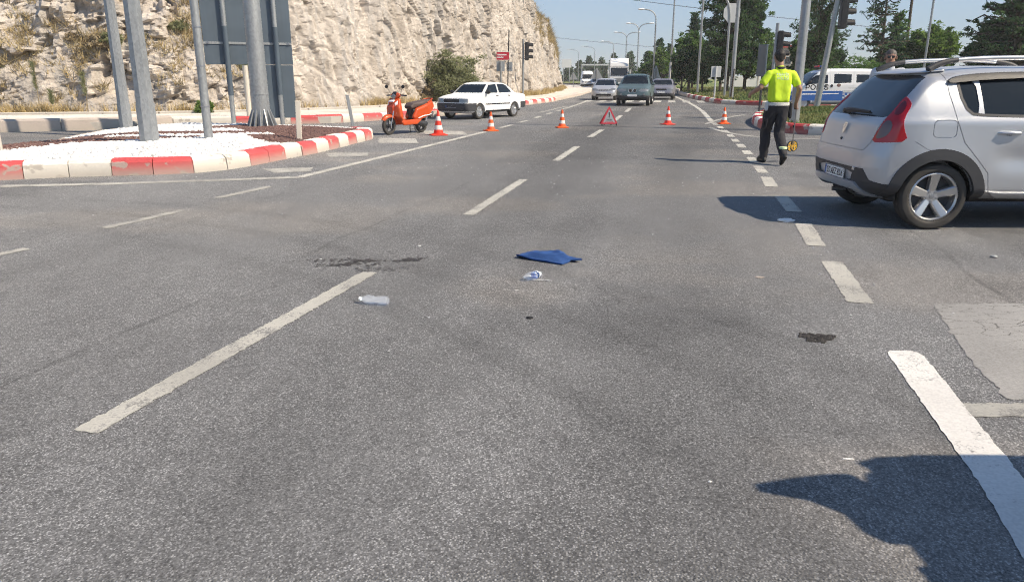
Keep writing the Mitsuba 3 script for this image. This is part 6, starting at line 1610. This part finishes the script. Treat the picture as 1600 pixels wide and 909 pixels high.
# tall dry stalks at the foot of the slope
def stalk(x, y, h, lb, seed):
    r = np.random.default_rng(seed); k = thing('dry_stalk', lb, 'plant', (x, y, .2))
    obj('stem', tube([(0, 0, 0), (.02, 0, h * .5), (.05, .0, h)], [.018, .012, .006], 5), 'leaf_dry', k)
    P = np.column_stack([r.normal(0, .02, 260), r.normal(0, .02, 260), h * (.45 + .55 * r.uniform(0, 1, 260))])
    a = r.uniform(0, 6.28, 260); d = np.column_stack([np.cos(a), np.sin(a), np.full(260, 1.1)]) * (.05 + .13 * r.uniform(0, 1, 260)[:, None])
    obj('foliage', tri_soup(np.stack([P, P + [.012, .012, .01], P + d], 1)), 'leaf_olive', k)
stalk(-16.6, 26.75, 1.75, 'tall dry stalk plant at the left foot of the rock slope', 1)
stalk(-15.0, 26.9, 1.4, 'leaning dry plant left of the galvanised posts at the slope foot', 2)
stalk(-16.1, 26.7, .8, 'short dry stalk beside the tall one', 3)
# things far behind the verge
k = thing('building', 'small beige apartment building far behind the police officer', 'building', (47.5, 132, 0))
obj('wall', box(7, 9, 6.2, (0, 0, 3.1)), 'building_beige', k); obj('roof', box(7.5, 9.5, .4, (0, 0, 6.41)), 'kerb_red', k)
for i in range(3):
    for j in range(2): 
        w = obj('window', box(1.2, .12, 1.3, (-2.1 + 2.1 * i, -4.53, 1.6 + 2.6 * j)), 'sign_pale', k); obj('pane', box(1.0, .04, 1.1, (-2.1 + 2.1 * i, -4.61, 1.6 + 2.6 * j)), 'glass_dark', w)
pb('building_beige', (0.45, 0.37, 0.30), .8)
k = thing('garden_wall', 'low white wall section among the verge trees', 'wall', (25.5, 84, .5), .05)
for i in range(4): obj('panel', box(1.25, .12, 1.1, (-2 + 1.35 * i, 0, .55), bev=.01), 'sign_white', k)
for i in range(5): obj('pillar', box(.16, .2, 1.35, (-2.68 + 1.35 * i, 0, .67), bev=.01), 'concrete', k)
k = thing('billboard', 'distant white billboard beside the cliff end', 'sign', (14.1, 200, 0))
obj('panel', box(2.5, .2, 2.1, (0, 0, 5.0)), 'sign_white', k); obj('post', cat_([cyl((s * .8, 0, 0), (s * .8, 0, 4), .12) for s in (-1, 1)]), 'galvanised', k)
k = thing('sign_gantry', 'thin pale gantry beam across the far road', 'gantry', (21, 195, 0))
obj('beam', box(7, .25, .35, (0, 0, 4.6)), 'sign_pale', k); obj('post', cyl((3.4, 0, 0), (3.4, 0, 4.6), .16), 'galvanised', k); obj('post', cyl((-3.4, 0, 0), (-3.4, 0, 4.6), .16), 'galvanised', k)
k = thing('utility_pole', 'wooden pole with a crossarm behind the layered cedar', 'pole', (35.5, 70, .3))
obj('pole', cyl((0, 0, 0), (-.1, 0, 8.3), .16, .11), 'bark', k); obj('crossarm', box(1.9, .12, .14, (-.1, 0, 7.9)), 'bark', k)
oct_pole('lamp_post', 24.0, 45.0, .3, 8, .07, .055, 'thin grey pole standing between cedar and round bright tree', n=10, flange=False)
# ------------------------------------------------------------------ people
def chain(segs, n=2):
    """union of hulls between spheres: segs = lists of (x, y, z, r) or (x, y, z, (rx, ry, rz))"""
    ico = trimesh.creation.icosphere(n); M = None
    def ball(q): return ico.vertices * (np.array(q[3]) if np.ndim(q[3]) else q[3]) + np.array(q[:3])
    for s in segs:
        for a, b in zip(s[:-1], s[1:]):
            h = man(trimesh.convex.convex_hull(np.vstack([ball(a), ball(b)])))
            M = h if M is None else M + h
    return M
def smooth_(M, e=.02, it=8):
    m = unman(M.refine_to_length(e)); m.merge_vertices()
    trimesh.smoothing.filter_taubin(m, iterations=it)
    return m
def wrinkle(m, amp, f, seed=1):
    n = m.vertex_normals; m.vertices = m.vertices + n * (amp * (meshkit.fbm(m.vertices * f, 3, seed)[:, None] - .5)); return m
pb('skin', proc(lambda p, n, uv: mi.Color3f(.37, .215, .15) * (.9 + .2 * noise(p.x * 40, p.y * 40, p.z * 40))), .5, specular=.4)
pb('hair_dark', (0.022, 0.018, 0.016), .6)
pb('hair_grey', (0.10, 0.085, 0.075), .6)
pb('hivis', (0.60, 0.82, 0.03), .75)
pb('trousers_black', (0.027, 0.026, 0.031), .8)
pb('shirt_pale', (0.55, 0.58, 0.62), .8)
pb('belt_white', (0.62, 0.61, 0.57), .6)
pb('shoe_black', (0.012, 0.012, 0.012), .45)
pb('hivis_text', (0.55, 0.68, 0.40), .6)
pb('yellow_plastic', (0.62, 0.36, 0.02), .4)
def hand(w, d, side, r0=.0095, L=.085):
    """palm with five curled fingers at the wrist w, pointing along d; side = direction the thumb leaves"""
    w, d, side = (np.array(v, float) for v in (w, d, side)); d /= np.linalg.norm(d); side -= d * (side @ d); side /= np.linalg.norm(side); nn = np.cross(d, side)
    P = lambda a, b, c, r: (*(w + d * a + side * b + nn * c), r)
    segs = [[P(.01, .02, 0, .020), P(.085, .028, 0, .014)], [P(.01, -.01, 0, .020), P(.08, -.03, 0, .014)], [P(.085, .028, 0, .014), P(.08, -.03, 0, .014)], [P(.01, .02, 0, .020), P(.08, -.03, 0, .014)]]
    for k, (b, l) in enumerate(((.031, .9), (.011, 1.0), (-.010, .95), (-.030, .75))):
        a0 = .085 - .004 * abs(k - 1)
        segs.append([P(a0, b, 0, r0), P(a0 + .030 * l, b * 1.08, .012, r0 * .95), P(a0 + .042 * l, b * 1.08, .036 * l, r0 * .9), P(a0 + .028 * l, b * 1.05, .052 * l, r0 * .82)])
    segs.append([P(.025, .026, .004, r0 * 1.35), P(.055, .050, .018, r0 * 1.1), P(.078, .048, .036, r0)])
    return segs
def head_segs(c, f, s=1.0):
    """head with nose, ears, jaw and brow, centre c, facing f (unit, horizontal)"""
    c = np.array(c, float); f = np.array([f[0], f[1], 0], float); f /= np.linalg.norm(f); e = np.array([-f[1], f[0], 0])
    P = lambda a, b, z, r: (*(c + f * a * s + e * b * s + np.array([0, 0, z * s])), r if np.ndim(r) else r * s)
    return [[P(-.012, 0, .035, .086), P(.018, 0, .030, .080)], [P(.018, 0, .030, .080), P(.035, 0, -.065, .050)], [P(.035, 0, -.065, .050), P(.062, 0, -.085, .028)],
        [P(.0, .045, -.055, .030), P(.055, .012, -.088, .024)], [P(.0, -.045, -.055, .030), P(.055, -.012, -.088, .024)],
        [P(.088, 0, .020, .012), P(.112, 0, -.022, .013)], [P(.098, .010, -.024, .009), P(.098, -.010, -.024, .009)],
        [P(.086, .03, .030, .012), P(.086, -.03, .030, .012)], [P(.085, .018, -.052, .009), P(.085, -.018, -.052, .009)],
        [P(-.005, .083, .012, .016), P(-.012, .088, -.022, .012)], [P(-.005, -.083, .012, .016), P(-.012, -.088, -.022, .012)]], P
def person(label, loc, rz, J, mats, face=(0, 1), scale=1.0, extras=None):
    """J: joints of the pose in metres, x right, y ahead, z up"""
    k = thing('person', label, 'person', loc, rz, scale=scale)
    hs, P = head_segs(J['head'], face)
    neck = [[(*J['neck'], .062), (J['head'][0], J['head'][1] - .01, J['head'][2] - .05, .058)], [(J['neck'][0], J['neck'][1], J['neck'][2] - .10, .055), (*J['neck'], .062)]]
    arms, sleeves = [], []
    for s in 'LR':
        sh, el, wr = (np.array(J[s + q]) for q in ('sh', 'el', 'wr'))
        arms += [[(*sh, .050), (*el, .042)], [(*el, .042), (*(el * .6 + wr * .4), .041), (*wr, .027)]] + hand(wr, J[s + 'hand'][0], J[s + 'hand'][1])
        t = J.get('sleeve', .62)
        sleeves += [[(*sh, .070), (*(sh * (1 - t) + el * t), .068)]]
    body = chain(hs + neck + arms + [[(0, 0, 1.45, .07), (0, 0, 1.05, .07)], [(0, 0, 1.45, .07), (*J['neck'][:2], J['neck'][2] - .10, .055)]])
    obj('skin', smooth_(body, .012, 6), mats['skin'], k, smooth=True)
    ch, wa = J['chest'], J['waist']
    ico = trimesh.creation.icosphere(2)
    torso = man(trimesh.convex.convex_hull(np.vstack([ico.vertices * np.array(rr) + np.array(c) for c, rr in (((ch[0] - .105, ch[1], ch[2]), (.09, .115, .12)), ((ch[0] + .105, ch[1], ch[2]), (.09, .115, .12)), ((wa[0] - .09, wa[1], wa[2] + .07), (.085, .118, .09)), ((wa[0] + .09, wa[1], wa[2] + .07), (.085, .118, .09)), ((ch[0] - .10, ch[1] + .01, ch[2] + .10), (.07, .08, .07)), ((ch[0] + .10, ch[1] + .01, ch[2] + .10), (.07, .08, .07)))])))
    sl = torso + chain(sleeves + [[(*J['Lsh'], .066), (ch[0] - .07, ch[1] + .01, ch[2] + .10, .072)], [(*J['Rsh'], .066), (ch[0] + .07, ch[1] + .01, ch[2] + .10, .072)], [(ch[0] - .05, ch[1] + .01, ch[2] + .12, .07), (ch[0] + .05, ch[1] + .01, ch[2] + .12, .07)], [(ch[0], ch[1] + .01, ch[2] + .10, .09), (ch[0] - .012, ch[1] + .012, ch[2] + .185, .072)]])
    sm = wrinkle(smooth_(sl, .022, 8), .036, np.array([9, 9, 5]), 4)
    obj('shirt', sm, mats['shirt'], k, smooth=True)
    legs = []
    for s in 'LR':
        hp, kn, an = J[s + 'hip'], J[s + 'kn'], J[s + 'an']
        legs += [[(*hp, (.105, .115, .12)), (*kn, .090)], [(*kn, .090), (*(np.array(kn) * .5 + np.array(an) * .5), .085), (*an, .070)]]
    legs += [[(*J['Lhip'], (.105, .115, .12)), (*J['Rhip'], (.105, .115, .12))], [(J['Lhip'][0], J['Lhip'][1], J['Lhip'][2] + .06, (.09, .11, .07)), (J['Rhip'][0], J['Rhip'][1], J['Rhip'][2] + .06, (.09, .11, .07))]]
    tm = wrinkle(smooth_(chain(legs), .025, 8), .036, np.array([9, 9, 8]), 7)
    tk = obj('trousers', tm, mats['trousers'], k, smooth=True)
    for s in 'LR':
        an, to = np.array(J[s + 'an']), np.array(J[s + 'toe'])
        he = an + np.array(J[s + 'heel'])
        sh = chain([[(*an, .052), (*he, .036)], [(*an, .052), (*(an * .45 + to * .55 + [0, 0, .018]), .042), (*to, .034)], [(*he, .036), (*to, .034)]])
        obj('shoe', smooth_(sh, .012, 4), mats['shoe'], k, smooth=True)
    # hair: shell over the top and the back of the head
    c = np.array(J['head']); f = np.array([face[0], face[1], 0], float); f /= np.linalg.norm(f)
    hr = chain([[(*(c + f * -.018 + [0, 0, .045]), .090), (*(c + f * .012 + [0, 0, .048]), .082)], [(*(c + f * -.018 + [0, 0, .045]), .090), (*(c + f * -.05 + [0, 0, -.03]), .052)]])
    cutf = man(xform(box(.3, .3, .4, (.15, 0, 0)), rz=math.atan2(f[1], f[0]), t=c + f * .045 + [0, 0, -.16]))
    hm = smooth_(hr - cutf, .012, 4)
    obj('hair', wrinkle(hm, .008, 40, 2), mats['hair'], k, smooth=True)
    if extras: extras(k, J, P, sm, tm)
    return k
OFF = dict(head=(-.03, .05, 1.775), neck=(-.015, .02, 1.62), chest=(0, 0, 1.40), waist=(0, 0, 1.02),
    Lsh=(-.195, 0, 1.505), Lel=(-.345, -.02, 1.285), Lwr=(-.415, .17, 1.19), Lhand=[(-.12, .8, -.35), (.3, .3, .8)],
    Rsh=(.200, 0, 1.50), Rel=(.325, -.06, 1.265), Rwr=(.345, .06, 1.035), Rhand=[(.03, .25, -1), (-.3, 1, .2)],
    Lhip=(-.085, .01, .965), Lkn=(-.095, .19, .54), Lan=(-.085, .22, .115), Ltoe=(-.10, .40, .036), Lheel=(0, -.05, -.075),
    Rhip=(.085, 0, .965), Rkn=(.075, .03, .53), Ran=(.045, -.31, .195), Rtoe=(.05, -.25, .036), Rheel=(.0, -.085, -.045))
def off_extra(k, J, P, sm, tm):
    # belt, collar, pouches
    w = J['waist']
    obj('belt', lathe([(.183, .985), (.192, .99), (.192, 1.035), (.183, 1.04)], 40).apply_transform(np.diag([1, .74, 1, 1])), 'belt_white', k, smooth=30)
    obj('collar', lathe([(.070, 1.585), (.080, 1.585), (.074, 1.622), (.066, 1.626)], 28).apply_transform(np.diag([1, 1.05, 1, 1])).apply_translation((-.012, .015, 0)), 'trousers_black', k, smooth=40)
    obj('holster', hull_s([(.205, -.03, 1.02, .035), (.22, -.02, .80, .03), (.20, .04, .98, .03)]), 'black_plastic', k, smooth=30)
    obj('radio_pouch', hull_s([(-.20, -.02, 1.03, .028), (-.205, -.02, .93, .03), (-.19, .04, 1.0, .03)]), 'sign_pale', k, smooth=30)
    obj('baton_strap', tube([(-.20, .0, 1.0), (-.235, .0, .8), (-.215, .03, .66), (-.225, .05, .45)], [.014, .02, .016, .006], 8), 'black_plastic', k, smooth=40)
    obj('pocket', hull_s([(-.185, .06, .78, .02), (-.19, .10, .64, .02), (-.175, -.02, .77, .02), (-.18, .02, .63, .02)]), 'trousers_black', k, smooth=30)
    for s, an in ((-1, J['Lan']), (1, J['Ran'])):
        obj('reflex_band', chain([[(an[0], an[1] + .01, an[2] + .10, .066), (an[0] + .004, an[1] + .018, an[2] + .15, .068)]]).__class__ and unman(chain([[(an[0], an[1] + .03, an[2] + .085, (.066, .066, .012)), (an[0], an[1] + .04, an[2] + .115, (.068, .068, .012))]])), 'hivis_text', k, smooth=40)
    # faded lettering on the back
    SM = man(sm); 
    def grow(o):
        q = sm.copy(); q.vertices = q.vertices + q.vertex_normals * o; return man(q)
    up, dn = grow(.004), grow(-.006)
    for t, z, wd in (('TRAFİK', 1.475, .22), ('POLİSİ', 1.415, .20)):
        q = meshkit.text_mesh(t, .042, .3, bold=True); q.apply_transform(np.diag([wd / q.extents[0], 1, 1, 1])); e = q.bounds.mean(0)
        v = q.vertices - [e[0], 0, 0]; q.vertices = np.column_stack([v[:, 0], -v[:, 2], v[:, 1] + z])
        if q.volume < 0: q.invert()
        M = None
        for piece in q.split(only_watertight=False):
            a = man(piece)
            if a.volume() > 0: M = a if M is None else M + a
        if M is not None:
            r = (up ^ M) - dn
            if r.num_tri() > 0: obj('lettering', unman(r), 'hivis_text', k)
officer = person('police officer in bright yellow shirt and black trousers walking away with a measuring wheel', (4.58, 13.12, 0), .06, OFF, dict(skin='skin', shirt='hivis', trousers='trousers_black', shoe='shoe_black', hair='hair_dark'), extras=off_extra, scale=1.005)
# measuring wheel held in the right hand
mw = thing('measuring_wheel', 'yellow twin wheeled distance measuring wheel on a thin rod held by the officer', 'measuring wheel', (4.58, 13.12, 0), .06)
hx, hy, hz = .352, .105, .955
wx, wy, wz = .425, .24, .30
obj('rod', tube([(hx + .006, hy - .05, hz + .10), (wx, wy - .02, wz + .03)], .010, 10), 'steel', mw, smooth=40)
obj('handle', tube([(hx + .006, hy - .055, hz + .11), (hx, hy, hz - .03)], .017, 10), 'black_plastic', mw, smooth=40)
obj('joint', lathe([(0, -.02), (.017, -.02), (.017, .02), (0, .02)], 12).apply_translation(((hx + wx) / 2, (hy + wy) / 2 - .01, (hz + wz) / 2)), 'black_plastic', mw)
for dx, dy in ((-.035, -.02), (.045, .02)):
    wkm = obj('wheel', xform(lathe([(.078, -.009), (.090, -.011), (.096, 0), (.090, .011), (.078, .009), (.078, -.009)], 40), rx=math.pi / 2, rz=.5, t=(wx + dx, wy + dy, wz - .02)), 'black_plastic', mw, smooth=40)
    sp = cat_([lathe([(0, -.006), (.024, -.006), (.024, .006), (0, .006)], 20), lathe([(.066, -.006), (.080, -.006), (.080, .006), (.066, .006), (.066, -.006)], 36)] + [box(.16, .022, .008, (0, 0, 0), rz=a) for a in np.arange(3) * np.pi / 3])
    obj('spokes', xform(sp, rx=math.pi / 2, rz=.5, t=(wx + dx, wy + dy, wz - .02)), 'yellow_plastic', wkm, smooth=30)
MAN = dict(head=(0, .03, 1.70), neck=(0, .0, 1.55), chest=(0, 0, 1.34), waist=(0, 0, .98),
    Lsh=(-.20, 0, 1.47), Lel=(-.26, -.03, 1.18), Lwr=(-.25, .06, .94), Lhand=[(0, .1, -1), (.2, 1, 0)],
    Rsh=(.20, 0, 1.47), Rel=(.26, -.03, 1.18), Rwr=(.25, .06, .94), Rhand=[(0, .1, -1), (-.2, 1, 0)],
    Lhip=(-.085, 0, .93), Lkn=(-.10, .02, .50), Lan=(-.11, -.02, .10), Ltoe=(-.13, .14, .036), Lheel=(0, -.05, -.06),
    Rhip=(.085, 0, .93), Rkn=(.10, .02, .50), Ran=(.11, -.02, .10), Rtoe=(.13, .14, .036), Rheel=(0, -.05, -.06))
def man_extra(k, J, P, sm, tm):
    g = [hull_s([P(.098, s * .012, .020, .006), P(.092, s * .052, .022, .006), P(.098, s * .016, -.006, .006), P(.092, s * .048, -.006, .006)]) for s in (-1, 1)]
    g += [tube([P(.09, s * .055, .02, .005)[:3], P(.0, s * .092, .018, .005)[:3]], .004, 6) for s in (-1, 1)] + [tube([P(.10, -.014, .018, 0)[:3], P(.10, .014, .018, 0)[:3]], .004, 6)]
    obj('sunglasses', cat_(g), 'glass_dark', k, smooth=30)
person('man in dark sunglasses and a pale shirt looking over the silver hatchback roof', (6.84, 14.0, 0), math.radians(157), MAN, dict(skin='skin', shirt='shirt_pale', trousers='trousers_black', shoe='shoe_black', hair='hair_grey'), extras=man_extra, scale=1.06)

# ------------------------------------------------------------------ summer haze between the camera and the far trees
scene['haze_air'] = {'type': 'homogeneous', 'albedo': rgb(0.95, 0.95, 0.955), 'sigma_t': 0.0006}
scene['haze'] = {'type': 'cube', 'to_world': T().translate([0, 400, 9.0]).scale([730, 530, 10.2]), 'bsdf': {'type': 'null'}, 'interior': {'type': 'ref', 'id': 'haze_air'}}
scene['camera']['medium'] = {'type': 'ref', 'id': 'haze_air'}
tag('haze', 'thin bright summer haze in the air', 'haze', kind='stuff')
